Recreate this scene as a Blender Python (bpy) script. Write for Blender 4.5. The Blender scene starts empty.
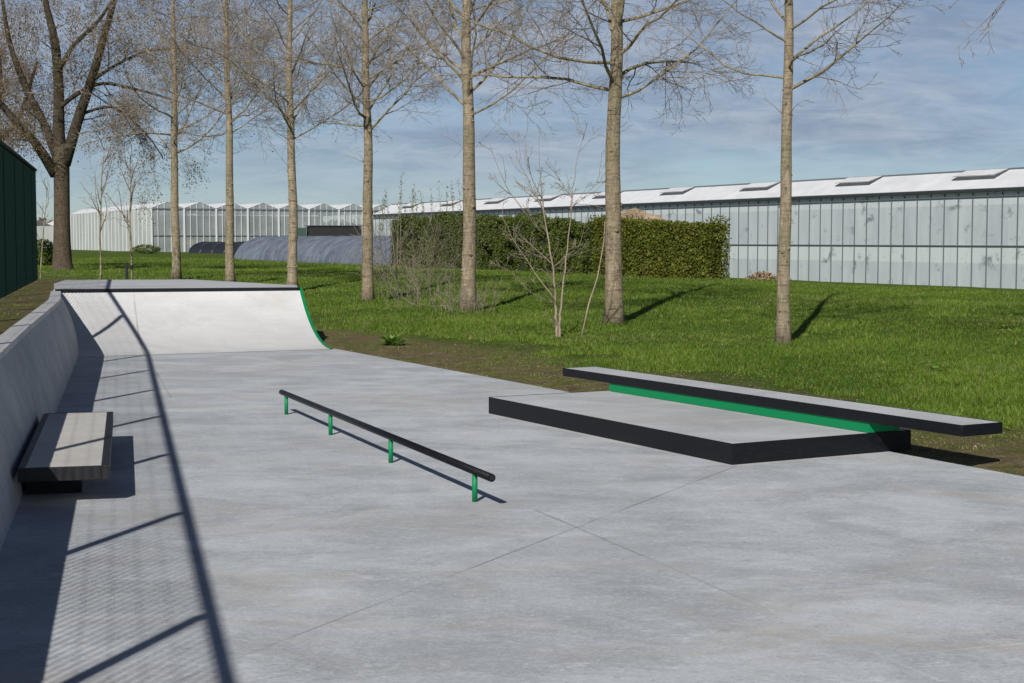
import bpy, math, random
import numpy as np
from mathutils import Vector, Matrix

R = math.radians
C = bpy.data.collections.new("scene"); bpy.context.scene.collection.children.link(C)
scene = bpy.context.scene
TAU = 2*math.pi
SUN_AZ, SUN_EL = R(15.7), R(37.0)

# ------------------------------------------------------------------ node helpers
def new_mat(name):
    m = bpy.data.materials.new(name); m.use_nodes = True
    nt = m.node_tree; nt.nodes.clear()
    return m, nt
class NT:
    def __init__(s, nt): s.nt = nt
    def n(s, t, **kw):
        nd = s.nt.nodes.new(t)
        for k, v in kw.items(): setattr(nd, k, v)
        return nd
    def link(s, a, b): s.nt.links.new(a, b)
    def val(s, sock, v):
        if isinstance(v, bpy.types.NodeSocket): s.link(v, sock)
        elif isinstance(v, (tuple, list)) and len(v) == 3 and sock.type == 'RGBA': sock.default_value = (*v, 1)
        else: sock.default_value = v
    def math(s, op, a, b=0.0, c=None, clamp=False):
        nd = s.n('ShaderNodeMath', operation=op); nd.use_clamp = clamp
        s.val(nd.inputs[0], a); s.val(nd.inputs[1], b)
        if c is not None: s.val(nd.inputs[2], c)
        return nd.outputs[0]
    def vmath(s, op, a, b=(0, 0, 0)):
        nd = s.n('ShaderNodeVectorMath', operation=op)
        s.val(nd.inputs[0], a); s.val(nd.inputs[1], b)
        return nd.outputs['Value'] if op in ('DOT_PRODUCT', 'LENGTH') else nd.outputs[0]
    def mix(s, f, a, b, mode='MIX'):
        nd = s.n('ShaderNodeMix', data_type='RGBA', blend_type=mode)
        s.val(nd.inputs[0], f); s.val(nd.inputs[6], a); s.val(nd.inputs[7], b)
        return nd.outputs[2]
    def noise(s, vec, scale, detail=4, rough=.55, dist=0.0):
        nd = s.n('ShaderNodeTexNoise'); s.val(nd.inputs['Vector'], vec)
        nd.inputs['Scale'].default_value = scale; nd.inputs['Detail'].default_value = detail
        nd.inputs['Roughness'].default_value = rough; nd.inputs['Distortion'].default_value = dist
        return nd.outputs[0]
    def ramp(s, f, lo, hi):
        nd = s.n('ShaderNodeMapRange'); nd.clamp = True
        s.val(nd.inputs[0], f); nd.inputs[1].default_value = lo; nd.inputs[2].default_value = hi
        return nd.outputs[0]
    def pos(s): return s.n('ShaderNodeNewGeometry').outputs['Position']
    def obj(s): return s.n('ShaderNodeTexCoord').outputs['Object']
    def scale(s, v, sc, rot=(0, 0, 0)):
        nd = s.n('ShaderNodeMapping'); s.link(v, nd.inputs[0])
        nd.inputs['Rotation'].default_value = rot; nd.inputs['Scale'].default_value = sc
        return nd.outputs[0]
    def bump(s, h, strength, dist=.01):
        nd = s.n('ShaderNodeBump'); nd.inputs['Strength'].default_value = strength
        nd.inputs['Distance'].default_value = dist; s.link(h, nd.inputs['Height'])
        return nd.outputs[0]
    def principled(s, col, rough=.8, normal=None, **kw):
        b = s.n('ShaderNodeBsdfPrincipled'); s.val(b.inputs['Base Color'], col); s.val(b.inputs['Roughness'], rough)
        if normal is not None: s.link(normal, b.inputs['Normal'])
        for k, v in kw.items(): s.val(b.inputs[k.replace('_', ' ')], v)
        return b.outputs[0]
    def out(s, sh):
        o = s.n('ShaderNodeOutputMaterial'); s.link(sh, o.inputs[0])

# ------------------------------------------------------------------ mesh helpers
class MB:
    def __init__(s): s.v = []; s.f = []; s.mi = []
    def face(s, pts, m=0):
        i = len(s.v); s.v += [tuple(p) for p in pts]; s.f.append(tuple(range(i, i+len(pts)))); s.mi.append(m)
    def prism(s, poly, z0, z1, m=0, mt=None, bottom=True):
        # poly: ccw list of (x,y); z1 may be list
        n = len(poly); i = len(s.v)
        za = z0 if isinstance(z0, (list, tuple)) else [z0]*n
        zb = z1 if isinstance(z1, (list, tuple)) else [z1]*n
        s.v += [(p[0], p[1], a) for p, a in zip(poly, za)] + [(p[0], p[1], b) for p, b in zip(poly, zb)]
        for k in range(n):
            s.f.append((i+k, i+(k+1) % n, i+n+(k+1) % n, i+n+k)); s.mi.append(m)
        s.f.append(tuple(i+n+k for k in range(n))); s.mi.append(m if mt is None else mt)
        if bottom: s.f.append(tuple(i+n-1-k for k in range(n))); s.mi.append(m)
    def box(s, c, d, rz=0, m=0):
        c_, s_ = math.cos(rz), math.sin(rz)
        q = [(-1, -1), (1, -1), (1, 1), (-1, 1)]
        s.prism([(c[0]+c_*a*d[0]/2-s_*b*d[1]/2, c[1]+s_*a*d[0]/2+c_*b*d[1]/2) for a, b in q], c[2]-d[2]/2, c[2]+d[2]/2, m)
    def tube(s, pts, rad, sides=6, cap=True, m=0):
        pts = [Vector(p) for p in pts]; n = len(pts)
        if not hasattr(rad, '__len__'): rad = [rad]*n
        i0 = len(s.v)
        ref = Vector((.37, .21, .9)) if abs((pts[-1]-pts[0]).normalized().z) < .8 else Vector((.9, .3, .1))
        for k in range(n):
            t = (pts[min(k+1, n-1)]-pts[max(k-1, 0)])
            if t.length < 1e-9: t = Vector((0, 0, 1))
            t.normalize(); a = t.cross(ref).normalized(); b = t.cross(a)
            for j in range(sides):
                an = TAU*j/sides
                p = pts[k]+(a*math.cos(an)+b*math.sin(an))*rad[k]
                s.v.append((p.x, p.y, p.z))
        for k in range(n-1):
            for j in range(sides):
                a0 = i0+k*sides+j; a1 = i0+k*sides+(j+1) % sides
                s.f.append((a0, a0+sides, a1+sides, a1)); s.mi.append(m)
        if cap:
            s.f.append(tuple(i0+j for j in range(sides))); s.mi.append(m)
            s.f.append(tuple(i0+(n-1)*sides+sides-1-j for j in range(sides))); s.mi.append(m)
    def build(s, name, mats, parent=None, smooth=False, bevel=0):
        me = bpy.data.meshes.new(name)
        me.from_pydata(s.v, [], s.f)
        if not isinstance(mats, (list, tuple)): mats = [mats]
        for m in mats: me.materials.append(m)
        if len(mats) > 1: me.polygons.foreach_set('material_index', s.mi)
        if smooth: me.polygons.foreach_set('use_smooth', [True]*len(s.f))
        me.update()
        o = bpy.data.objects.new(name, me); C.objects.link(o)
        if bevel:
            b = o.modifiers.new('bevel', 'BEVEL'); b.width = bevel; b.segments = 2; b.limit_method = 'ANGLE'
        if parent is not None:
            o.parent = parent
            if parent.location.length > 0: me.transform(Matrix.Translation(-world_loc(parent)))
        return o
def world_loc(o):
    l = Vector(o.location)
    while o.parent is not None: o = o.parent; l += o.location
    return l
def tag(o, label, cat, group=None, kind=None):
    if label: o['label'] = label
    if cat: o['category'] = cat
    if group: o['group'] = group
    if kind: o['kind'] = kind
    return o
def thing(name, label, cat, loc=(0, 0, 0), group=None):
    o = bpy.data.objects.new(name, None); C.objects.link(o); o.location = loc
    o.empty_display_size = .3
    return tag(o, label, cat, group)
def soup(name, V, F, mat, parent=None, rnd=None, nv=3, smooth=False):
    """V (N,nv,3) independent faces, with a per-face random attribute"""
    N = V.shape[0]
    me = bpy.data.meshes.new(name)
    me.vertices.add(N*nv); me.vertices.foreach_set('co', V.reshape(-1).astype(np.float32))
    me.loops.add(N*nv); me.loops.foreach_set('vertex_index', np.arange(N*nv, dtype=np.int32))
    me.polygons.add(N); me.polygons.foreach_set('loop_start', np.arange(0, N*nv, nv, dtype=np.int32))
    me.materials.append(mat)
    if rnd is None: rnd = np.random.default_rng(1).random(N)
    at = me.attributes.new('rnd', 'FLOAT', 'FACE'); at.data.foreach_set('value', rnd.astype(np.float32))
    me.update(calc_edges=True)
    o = bpy.data.objects.new(name, me); C.objects.link(o)
    if parent is not None:
        o.parent = parent; me.transform(Matrix.Translation(-world_loc(parent)))
    return o

# ------------------------------------------------------------------ terrain
E = np.array([-.444, .896]); N_ = np.array([.896, .444]); P0 = np.array([.673, 18.15])   # slab edge frame
def uv_of(x, y):
    dx, dy = x-P0[0], y-P0[1]
    return dx*N_[0]+dy*N_[1], dx*E[0]+dy*E[1]
LEAN_Y = [-9, 5, 12.2, 15.9, 17.8, 20.8, 22.8, 26.5, 31, 34]; LEAN_B = [.25, .25, .25, .26, .25, .24, .24, .38, .40, 0]
def q_of(x, y): return (x+.746+.251*y)*.970
def sm(x, a, b):
    t = np.clip((np.asarray(x, float)-a)/(b-a), 0, 1); return t*t*(3-2*t)
def vn(x, y, s, seed=0):
    """smooth value noise 0..1 (numpy)"""
    x = np.asarray(x, float)*s+seed*17.3; y = np.asarray(y, float)*s+seed*9.1
    xi = np.floor(x); yi = np.floor(y); fx = x-xi; fy = y-yi
    fx = fx*fx*(3-2*fx); fy = fy*fy*(3-2*fy)
    def h(a, b):
        v = np.sin(a*127.1+b*311.7+seed*74.7)*43758.5453; return v-np.floor(v)
    return (h(xi, yi)*(1-fx)+h(xi+1, yi)*fx)*(1-fy)+(h(xi, yi+1)*(1-fx)+h(xi+1, yi+1)*fx)*fy
def terrain(x, y):
    x = np.asarray(x, float); y = np.asarray(y, float)
    u, v = uv_of(x, y); q = q_of(x, y)
    z = -.035+.035*sm(u, 0, .8)+.15*sm(u, 2.0, 5.5)+.37*sm(u, 6.0, 12.5)
    z = z-.55*sm(u, 18.5, 25)*(1-sm(v, 70, 110))
    far = sm(v, 22, 40)
    z = z+(.55-z)*far*(1-sm(u, 8, 12))
    z = z+(.7-z)*sm(v, 90, 120)*(u < 60)
    z = z+(0.025*(vn(x, y, .8, 1)-.5)+.05*(vn(x, y, .25, 2)-.5))*sm(u, .5, 3)
    back = sm(y, 31, 36)
    bank = .86+.03*(vn(x, y, .9, 3)-.5)
    bankz = bank+(z-bank)*sm(y, 36, 50)
    zb = z*(1-sm(q, 3.0, -.3))+bankz*sm(q, 3.0, -.3)   # soft shoulder behind the deck
    zf = np.where(q < -.05-np.interp(y, LEAN_Y, LEAN_B), bank, np.where(u > -.02, z, -.06))
    return zf*(1-back)+zb*back
def tz(x, y): return float(terrain(x, y))

def linspan(*segs):
    out = []
    for a, b, st in segs:
        n = max(1, int(round((b-a)/st))); out += [a+(b-a)*k/n for k in range(n)]
    out.append(segs[-1][1]); return out

# ------------------------------------------------------------------ materials
def concrete(name, base=(.405, .430, .458), warm=.55, seams=(), streak_rot=0.0, vary=1.0):
    m, nt = new_mat(name); t = NT(nt); p = t.pos()
    st = t.scale(p, (.75, 1.0, 1), (0, 0, streak_rot))
    n1 = t.noise(st, 1.1, 10, .66, .8)
    n2 = t.noise(p, .40, 6, .62, .6)
    n3 = t.noise(t.scale(p, (1.0, 2.2, 1.6), (0, 0, streak_rot+.5)), 4.5, 9, .74, 1.4)
    n5 = t.noise(t.scale(p, (1.2, 2.0, 1.6), (0, 0, streak_rot-.5)), 13, 8, .72, 1.8)
    n4 = t.noise(p, 120, 3, .6)
    n6 = t.noise(t.scale(p, (1.3, 1.8, 1.6), (0, 0, streak_rot)), 34, 6, .7, .8)
    k_ = min(1.0, vary)
    lo = tuple(c*(1-.30*k_) for c in base); hi = tuple(min(1, c*(1+.20*k_)) for c in base)
    c = t.mix(t.ramp(n1, .34, .64), lo, hi)
    c = t.mix(t.math('MULTIPLY', t.ramp(n2, .44, .62), .45*vary), c, tuple(x*.74 for x in base))
    c = t.mix(t.math('MULTIPLY', t.ramp(n3, .54, .66), .36*vary), c, (.62, .63, .64))
    c = t.mix(t.math('MULTIPLY', t.ramp(n3, .44, .33), .36*vary), c, tuple(x*.52 for x in base))
    c = t.mix(t.math('MULTIPLY', t.ramp(n5, .55, .66), .36*vary), c, (.66, .665, .67))
    c = t.mix(t.math('MULTIPLY', t.ramp(n5, .45, .34), .40*vary), c, tuple(x*.48 for x in base))
    c = t.mix(t.math('MULTIPLY', t.ramp(n6, .53, .65), .32*vary), c, (.66, .67, .68))
    c = t.mix(t.math('MULTIPLY', t.ramp(n6, .46, .34), .26*vary), c, tuple(x*.48 for x in base))
    wn = t.noise(t.scale(p, (.6, 1.1, 1), (0, 0, -.5)), .75, 8, .72, 1.0)
    c = t.mix(t.math('MULTIPLY', t.ramp(wn, .52, .66), warm), c, (.42, .375, .31))
    n7 = t.noise(t.scale(p, (.8, 1.2, 1), (0, 0, streak_rot+.3)), .95, 12, .70, 1.1)
    c = t.mix(t.math('MULTIPLY', t.ramp(n7, .49, .58), .17*vary), c, (.58, .62, .66))
    c = t.mix(t.math('MULTIPLY', t.ramp(n7, .47, .38), .20*vary), c, tuple(x*.60 for x in base))
    # trowel marks, scratches and specks
    scr = t.noise(t.scale(p, (1, 9, 1), (0, 0, streak_rot+.25)), 4.0, 6, .7, 2.2)
    c = t.mix(t.math('MULTIPLY', t.ramp(scr, .64, .70), .35*vary), c, (.64, .63, .61))
    sp = t.ramp(t.noise(p, 34, 2, .5), .69, .74)
    c = t.mix(t.math('MULTIPLY', sp, .45), c, (.12, .12, .12))
    c = t.mix(t.math('MULTIPLY', t.ramp(n4, .35, .65), .10), c, (.7, .7, .7))
    h = t.math('ADD', t.math('MULTIPLY', n3, .5), t.math('MULTIPLY', n4, .15))
    for (ax, ay, bx, by, w, col, s) in seams:
        dx, dy = bx-ax, by-ay; L = math.hypot(dx, dy); dx /= L; dy /= L
        wob = t.math('MULTIPLY', t.math('SUBTRACT', t.noise(p, 2.5, 2), .5), .02)
        d = t.math('ABSOLUTE', t.math('ADD', wob, t.math('SUBTRACT', t.vmath('DOT_PRODUCT', p, (-dy, dx, 0)), -dy*ax+dx*ay)))
        al = t.math('SUBTRACT', t.vmath('DOT_PRODUCT', p, (dx, dy, 0)), dx*ax+dy*ay)
        m1 = t.math('MULTIPLY', t.ramp(d, w*1.6, w*.5), t.math('MULTIPLY', t.math('GREATER_THAN', al, 0), t.math('LESS_THAN', al, L)))
        patch = t.ramp(t.noise(p, 1.1, 3), .35, .6)
        m1 = t.math('MULTIPLY', m1, t.math('MULTIPLY_ADD', patch, 1-s*.4, s*.4))
        m1 = t.math('MULTIPLY', m1, s)
        c = t.mix(m1, c, col); h = t.math('SUBTRACT', h, m1)
    rough = t.math('MULTIPLY_ADD', n1, -.25, .78)
    t.out(t.principled(c, rough, t.bump(h, .35, .006), Specular_IOR_Level=.35))
    return m

def paint(name, col, rough=.35, scuff=.25, scol=(.3, .3, .3), spec=.5):
    m, nt = new_mat(name); t = NT(nt); p = t.pos()
    n = t.noise(t.scale(p, (3, 3, 14)), 5, 6, .7)
    n2 = t.noise(p, 60, 3, .6)
    c = t.mix(t.math('MULTIPLY', t.ramp(n, .55, .8), scuff), col, scol)
    t.out(t.principled(c, t.math('MULTIPLY_ADD', n, .3, rough-.12), t.bump(n2, .08, .002), Specular_IOR_Level=spec))
    return m

def bark(name, base=(.36, .32, .245), dark=(.07, .055, .04), green=(.20, .22, .10)):
    m, nt = new_mat(name); t = NT(nt); p = t.pos()
    n1 = t.noise(t.scale(p, (7, 7, 2.0)), 2.0, 7, .7, .6)
    ring = t.noise(t.scale(p, (1.5, 1.5, 14)), 1.6, 6, .7, .6)
    knot = t.n('ShaderNodeTexVoronoi'); t.link(t.scale(p, (1.6, 1.6, 1.3)), knot.inputs[0]); knot.inputs['Scale'].default_value = 3.2
    c = t.mix(t.ramp(n1, .35, .7), tuple(x*.62 for x in base), tuple(min(1, x*1.25) for x in base))
    c = t.mix(t.math('MULTIPLY', t.ramp(ring, .52, .66), .75), c, dark)
    c = t.mix(t.math('MULTIPLY', t.ramp(t.noise(p, 1.4, 4), .5, .7), .35), c, green)
    c = t.mix(t.math('MULTIPLY', t.ramp(knot.outputs[0], .13, .05), .85), c, dark)
    fur = t.noise(t.scale(p, (9, 9, 1.6)), 3.5, 6, .75, 1.0)
    c = t.mix(t.math('MULTIPLY', t.ramp(fur, .54, .66), .6), c, dark)
    oi = t.n('ShaderNodeObjectInfo').outputs['Random']
    c = t.mix(t.math('MULTIPLY', oi, .45), c, t.mix(1.0, c, (.62, .60, .52), 'MULTIPLY'))
    t.out(t.principled(c, .9, t.bump(t.math('ADD', n1, t.math('ADD', ring, fur)), .9, .03), Specular_IOR_Level=.2))
    return m

def leafy(name, a, b, dead=None, deadamt=.1, trans=.25, nscale=.6):
    m, nt = new_mat(name); t = NT(nt)
    at = t.n('ShaderNodeAttribute', attribute_name='rnd').outputs['Fac']
    n = t.noise(t.pos(), nscale, 4, .6)
    c = t.mix(t.math('MULTIPLY_ADD', at, .6, t.math('MULTIPLY', t.ramp(n, .3, .7), .4)), a, b)
    if dead: c = t.mix(t.math('LESS_THAN', at, deadamt), c, dead)
    pb = t.principled(c, .55, Specular_IOR_Level=.3)
    tr = t.n('ShaderNodeBsdfTranslucent'); t.link(c, tr.inputs[0])
    mx = t.n('ShaderNodeMixShader'); mx.inputs[0].default_value = trans
    t.link(pb, mx.inputs[1]); t.link(tr.outputs[0], mx.inputs[2]); t.out(mx.outputs[0])
    return m

M = {}
def make_mats():
    # joints cut into the slab: (ax, ay, bx, by, half width, colour, strength)
    dk = (.10, .10, .095)
    joints = [(1.75, 12.20, -.26, 15.9, .045, (.60, .59, .56), .40), (1.77, 12.19, 3.45, 13.15, .045, (.60, .59, .56), .40), (-2.2, 15.45, -.1, 10.15, .10, (.58, .56, .53), .22),
              (-1.86, 5.25, 1.80, 12.2, .008, dk, .55), (.154, 10.18, .80, 8.55, .009, dk, .6),
              (.80, 8.55, 1.25, 7.4, .006, dk, .35), (1.25, 7.4, 1.75, 6.2, .007, (.62, .62, .60), .5),
              (-2.9, 9.3, -.40, 10.50, .008, dk, .40), (-.4, 10.50, .154, 10.18, .008, dk, .25), (-4.6, 8.4, -.6, 9.7, .007, dk, .25),
              (-5.3, 22.5, -3.9, 17.5, .012, dk, .40), (1.60, 6.55, 2.7, 6.9, .006, (.65, .65, .62), .45),
              (-3.3, 24.9, 1.9, 14.2, .010, dk, .2), (-5.9, 18.2, -1.2, 20.1, .010, dk, .25)]
    M['slab'] = concrete('slab_concrete', seams=joints, streak_rot=.12, vary=1.45)
    M['ramp'] = concrete('ramp_concrete', base=(.56, .56, .555), warm=.30, vary=.38, seams=[(-6.63, 26.9, -5.75, 24.0, .012, (.2, .19, .18), .6)])
    M['deck'] = concrete('deck_concrete', base=(.42, .43, .45), warm=.3, vary=.6)
    M['pad'] = concrete('pad_concrete', base=(.43, .44, .45), warm=.4, vary=.7)
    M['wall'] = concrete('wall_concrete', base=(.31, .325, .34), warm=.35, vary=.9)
    M['cap'] = concrete('cap_concrete', base=(.44, .445, .45), warm=.3, vary=.6)
    M['board'] = concrete('ledge_concrete', base=(.58, .555, .51), warm=.4, vary=.6)
    M['black'] = paint('black_steel', (.005, .0055, .008), .42, .6, (.034, .034, .036), .3)
    M['dark_steel'] = paint('worn_steel', (.010, .010, .012), .55, .35, (.05, .047, .045))
    M['green'] = paint('green_paint', (.0, .205, .068), .45, .3, (.02, .12, .055), .3)
    M['fence'] = paint('fence_green', (.0012, .010, .008), .6, .2, (.003, .016, .013), .1)
    M['bark'] = bark('bark_pale', (.40, .325, .225), (.085, .06, .04)); M['bark3'] = bark('bark_limb', (.085, .068, .048), (.02, .016, .013), (.05, .05, .02)); M['bark2'] = bark('bark_dark', (.135, .105, .072), (.03, .025, .02), (.10, .10, .06))
    m, nt = new_mat('twig'); t = NT(nt)
    t.out(t.principled(t.mix(t.noise(t.pos(), 1.5, 3), (.13, .10, .09), (.30, .25, .18)), .85)); M['twig'] = m
    m, nt = new_mat('limb'); t = NT(nt)
    t.out(t.principled(t.mix(t.ramp(t.noise(t.pos(), 6, 5, .7), .35, .65), (.10, .08, .05), (.36, .31, .18)), .85)); M['limb'] = m
    m, nt = new_mat('pale_stem'); t = NT(nt)
    t.out(t.principled(t.mix(t.noise(t.pos(), 5, 4), (.15, .115, .085), (.42, .34, .24)), .8)); M['pale'] = m
    M['catkin'] = leafy('catkin', (.10, .055, .03), (.22, .17, .06), None, 0, .3, .8)
    M['catkin2'] = leafy('brown_bud', (.12, .06, .025), (.26, .15, .05), None, 0, .3, .8)
    M['grass'] = leafy('grass_blade', (.045, .105, .008), (.215, .315, .036), (.30, .27, .12), .05, .35, .5)
    M['weed'] = leafy('weed_leaf', (.13, .24, .04), (.26, .40, .09), None, 0, .3)
    M['hedge'] = leafy('hedge_leaf', (.050, .062, .010), (.18, .20, .022), (.15, .10, .03), .03, .2, 1.2)
    M['hedge2'] = leafy('shaggy_leaf', (.025, .048, .010), (.15, .19, .032), (.10, .07, .03), .04, .2, .8)
    M['bud'] = leafy('young_leaf', (.10, .15, .05), (.22, .27, .12), None, 0, .35)
    M['straw'] = leafy('wood_chip', (.24, .17, .10), (.50, .39, .26), (.12, .08, .05), .2, .1)
    m, nt = new_mat('chip_base'); t = NT(nt); t.out(t.principled(t.mix(t.ramp(t.noise(t.pos(), 7, 6, .75), .35, .65), (.15, .105, .065), (.40, .31, .21)), .9)); M['chipbase'] = m
    m, nt = new_mat('yellow'); t = NT(nt); t.out(t.principled((.8, .6, .02), .6)); M['yellow'] = m
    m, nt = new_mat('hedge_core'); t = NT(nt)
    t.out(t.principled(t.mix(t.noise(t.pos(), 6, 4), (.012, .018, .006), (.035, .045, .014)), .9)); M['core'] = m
    # ground: bare earth near the slab, grass elsewhere
    m, nt = new_mat('ground'); t = NT(nt); p = t.pos()
    u = t.math('ADD', t.vmath('DOT_PRODUCT', p, (.896, .444, 0)), -(P0[0]*.896+P0[1]*.444))
    wob = t.math('MULTIPLY_ADD', t.noise(p, .6, 5, .65), 2.4, -1.2)
    g = t.ramp(t.math('ADD', u, wob), 1.7, 2.7)
    q = t.math('MULTIPLY', t.math('ADD', t.vmath('DOT_PRODUCT', p, (1, .251, 0)), .746), .97)
    yy = t.vmath('DOT_PRODUCT', p, (0, 1, 0))
    left = t.math('MULTIPLY', t.ramp(q, .2, -.2), t.ramp(yy, 44, 36))
    g = t.math('MAXIMUM', t.math('MULTIPLY', g, t.math('SUBTRACT', 1, left)), t.ramp(yy, 38, 46))
    soil = t.mix(t.ramp(t.noise(p, 3.5, 7, .75), .35, .65), (.11, .085, .045), (.27, .215, .115))
    moss = t.mix(t.ramp(t.noise(p, 9, 5, .7), .4, .6), (.09, .11, .02), (.21, .23, .05))
    soil = t.mix(t.math('MULTIPLY', t.ramp(t.noise(p, 1.3, 6, .7, .5), .44, .58), .75), soil, moss)
    soil = t.mix(t.ramp(t.noise(p, 30, 2), .72, .78), soil, (.38, .33, .26))
    gr = t.mix(t.ramp(t.noise(p, 2.2, 7, .75), .35, .68), (.040, .080, .008), (.13, .19, .024))
    gr = t.mix(t.math('MULTIPLY', t.ramp(t.noise(p, .35, 5, .7), .5, .7), .35), gr, (.14, .15, .035))
    c = t.mix(g, soil, gr)
    soil_f = t.noise(p, 26, 7, .8)
    c = t.mix(t.math('MULTIPLY', t.ramp(soil_f, .55, .36), .6), c, (.03, .025, .014))
    c = t.mix(t.math('MULTIPLY', t.ramp(soil_f, .58, .70), .4), c, (.30, .26, .15))
    h = t.noise(p, 14, 8, .75)
    t.out(t.principled(c, .95, t.bump(h, .9, .08), Specular_IOR_Level=.1)); M['ground'] = m
    # whitewashed glass panes
    m, nt = new_mat('whitewashed_glass'); t = NT(nt); p = t.pos()
    z = t.n('ShaderNodeSeparateXYZ'); t.link(p, z.inputs[0]); z = z.outputs[2]
    c = t.mix(t.ramp(t.noise(t.scale(p, (1.2, 1.2, .25)), 1.2, 5, .6), .35, .65), (.43, .485, .505), (.53, .58, .595))
    c = t.mix(t.math('MULTIPLY', t.ramp(z, 1.57, 1.58), .35), (.52, .58, .56), c) if False else c
    b1 = t.math('MULTIPLY', t.ramp(z, 3.12, 3.16), .45); c = t.mix(b1, c, (.68, .72, .73))
    b2 = t.math('MULTIPLY', t.math('MULTIPLY', t.ramp(z, 1.60, 1.58), t.ramp(z, .88, .93)), .55); c = t.mix(b2, c, (.66, .72, .70))
    run = t.noise(t.scale(p, (6, 6, .35)), 2.0, 5, .7)
    c = t.mix(t.math('MULTIPLY', t.ramp(run, .55, .75), .3), c, (.25, .30, .31))
    sm_ = t.noise(t.scale(p, (1, 1, 1.2)), 1.25, 4, .65, .4)
    c = t.mix(t.math('MULTIPLY', t.ramp(sm_, .58, .70), .75), c, (.12, .15, .16))
    t.out(t.principled(c, .38, None, Specular_IOR_Level=.5)); M['wwglass'] = m
    m, nt = new_mat('white_roof'); t = NT(nt); p = t.pos()
    c = t.mix(t.ramp(t.noise(t.scale(p, (1, 1, 1)), .8, 6, .7), .35, .7), (.70, .71, .73), (.84, .85, .86))
    c = t.mix(t.math('MULTIPLY', t.ramp(t.noise(p, 3, 5, .7), .6, .75), .4), c, (.5, .5, .52))
    pb = t.principled(c, .6); tr = t.n('ShaderNodeBsdfTranslucent'); t.link(c, tr.inputs[0])
    mx = t.n('ShaderNodeMixShader'); mx.inputs[0].default_value = .14; t.link(pb, mx.inputs[1]); t.link(tr.outputs[0], mx.inputs[2]); t.out(mx.outputs[0]); M['roof'] = m
    m, nt = new_mat('end_glass'); t = NT(nt); p = t.pos()
    c = t.mix(t.ramp(t.noise(p, .5, 4, .6), .35, .65), (.30, .34, .35), (.46, .50, .51))
    t.out(t.principled(c, .25, None, Alpha=.55)); M['glass'] = m
    m, nt = new_mat('side_glass'); t = NT(nt); p = t.pos()
    z = t.n('ShaderNodeSeparateXYZ'); t.link(p, z.inputs[0]); z = z.outputs[2]
    c = t.mix(t.ramp(t.noise(t.scale(p, (1, 1, .3)), .6, 5, .6), .35, .65), (.38, .40, .38), (.54, .56, .53))
    t.out(t.principled(c, .5)); M['sideglass'] = m
    M['white'] = paint('white_metal', (.62, .64, .66), .5, .2, (.4, .4, .4))
    M['dark_metal'] = paint('dark_metal', (.035, .04, .05), .5, .3, (.1, .1, .11))
    M['grey_metal'] = paint('grey_metal', (.13, .15, .17), .5, .3, (.2, .2, .2))
    m, nt = new_mat('crop'); t = NT(nt)
    t.out(t.principled(t.mix(t.noise(t.pos(), 2, 5), (.14, .19, .03), (.38, .40, .09)), .8)); M['crop'] = m
    m, nt = new_mat('groundcloth'); t = NT(nt)
    t.out(t.principled(t.mix(t.noise(t.pos(), .5, 5), (.34, .36, .36), (.52, .53, .52)), .8)); M['cloth'] = m
    m, nt = new_mat('tunnel_film'); t = NT(nt); p = t.pos()
    st = t.noise(t.scale(p, (1.2, 1.2, .5), (0, 0, .46)), 1.1, 6, .65, .6)
    c = t.mix(t.ramp(st, .35, .65), (.085, .10, .125), (.19, .215, .26))
    t.out(t.principled(c, .45, t.bump(st, .25, .05))); M['film'] = m
    m, nt = new_mat('dark_film'); t = NT(nt); t.out(t.principled((.018, .020, .026), .45)); M['darkfilm'] = m
    m, nt = new_mat('black_net'); t = NT(nt); t.out(t.principled(t.mix(t.noise(t.pos(), 3, 4), (.008, .008, .01), (.02, .02, .022)), .8)); M['net'] = m
    m, nt = new_mat('dull_green'); t = NT(nt); t.out(t.principled((.03, .07, .055), .7)); M['dullgreen'] = m
    m, nt = new_mat('far_wood'); t = NT(nt); t.out(t.principled(t.mix(t.noise(t.pos(), .4, 6), (.06, .06, .035), (.14, .13, .07)), .9)); M['wood'] = m
make_mats()

# ------------------------------------------------------------------ setting: ground and slab
def build_ground():
    ys = linspan((-60, -10, 5), (-10, 4, 1), (4, 14, .5), (14, 60, .33), (60, 120, 1.0), (120, 220, 5), (220, 600, 40), (600, 4000, 400))
    qs = linspan((-3000, -400, 400), (-400, -60, 30), (-60, -20, 2), (-20, -2, .6), (-2, -.5, .25)) + [-.2, -.12, -.02] + linspan((.2, 34, .33), (34, 70, 1.5), (70, 400, 30), (400, 3000, 400))
    Y, Q = np.meshgrid(ys, qs, indexing='ij')
    QL = Q-np.interp(Y, LEAN_Y, LEAN_B)*np.clip(1-Q/1.0, 0, 1)
    X = QL/.970-.746-.251*Y
    Z = terrain(X, Y)
    step = (Q > -.03) & (Q < 0) & (Y < 31); Z = np.where(step, -.06, Z)
    V = np.stack([X, Y, Z], -1).reshape(-1, 3)
    ny, nq = Y.shape
    idx = np.arange(ny*nq).reshape(ny, nq)
    F = np.stack([idx[:-1, :-1], idx[:-1, 1:], idx[1:, 1:], idx[1:, :-1]], -1).reshape(-1, 4)
    me = bpy.data.meshes.new('ground'); me.from_pydata(V.tolist(), [], F.tolist())
    me.polygons.foreach_set('use_smooth', [True]*len(F)); me.materials.append(M['ground']); me.update()
    o = bpy.data.objects.new('ground', me); C.objects.link(o); o['kind'] = 'structure'
build_ground()

def edge_pt(v): return (P0[0]+E[0]*v, P0[1]+E[1]*v)
mb = MB()
a = edge_pt(-30); b = edge_pt(8.02)
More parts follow.
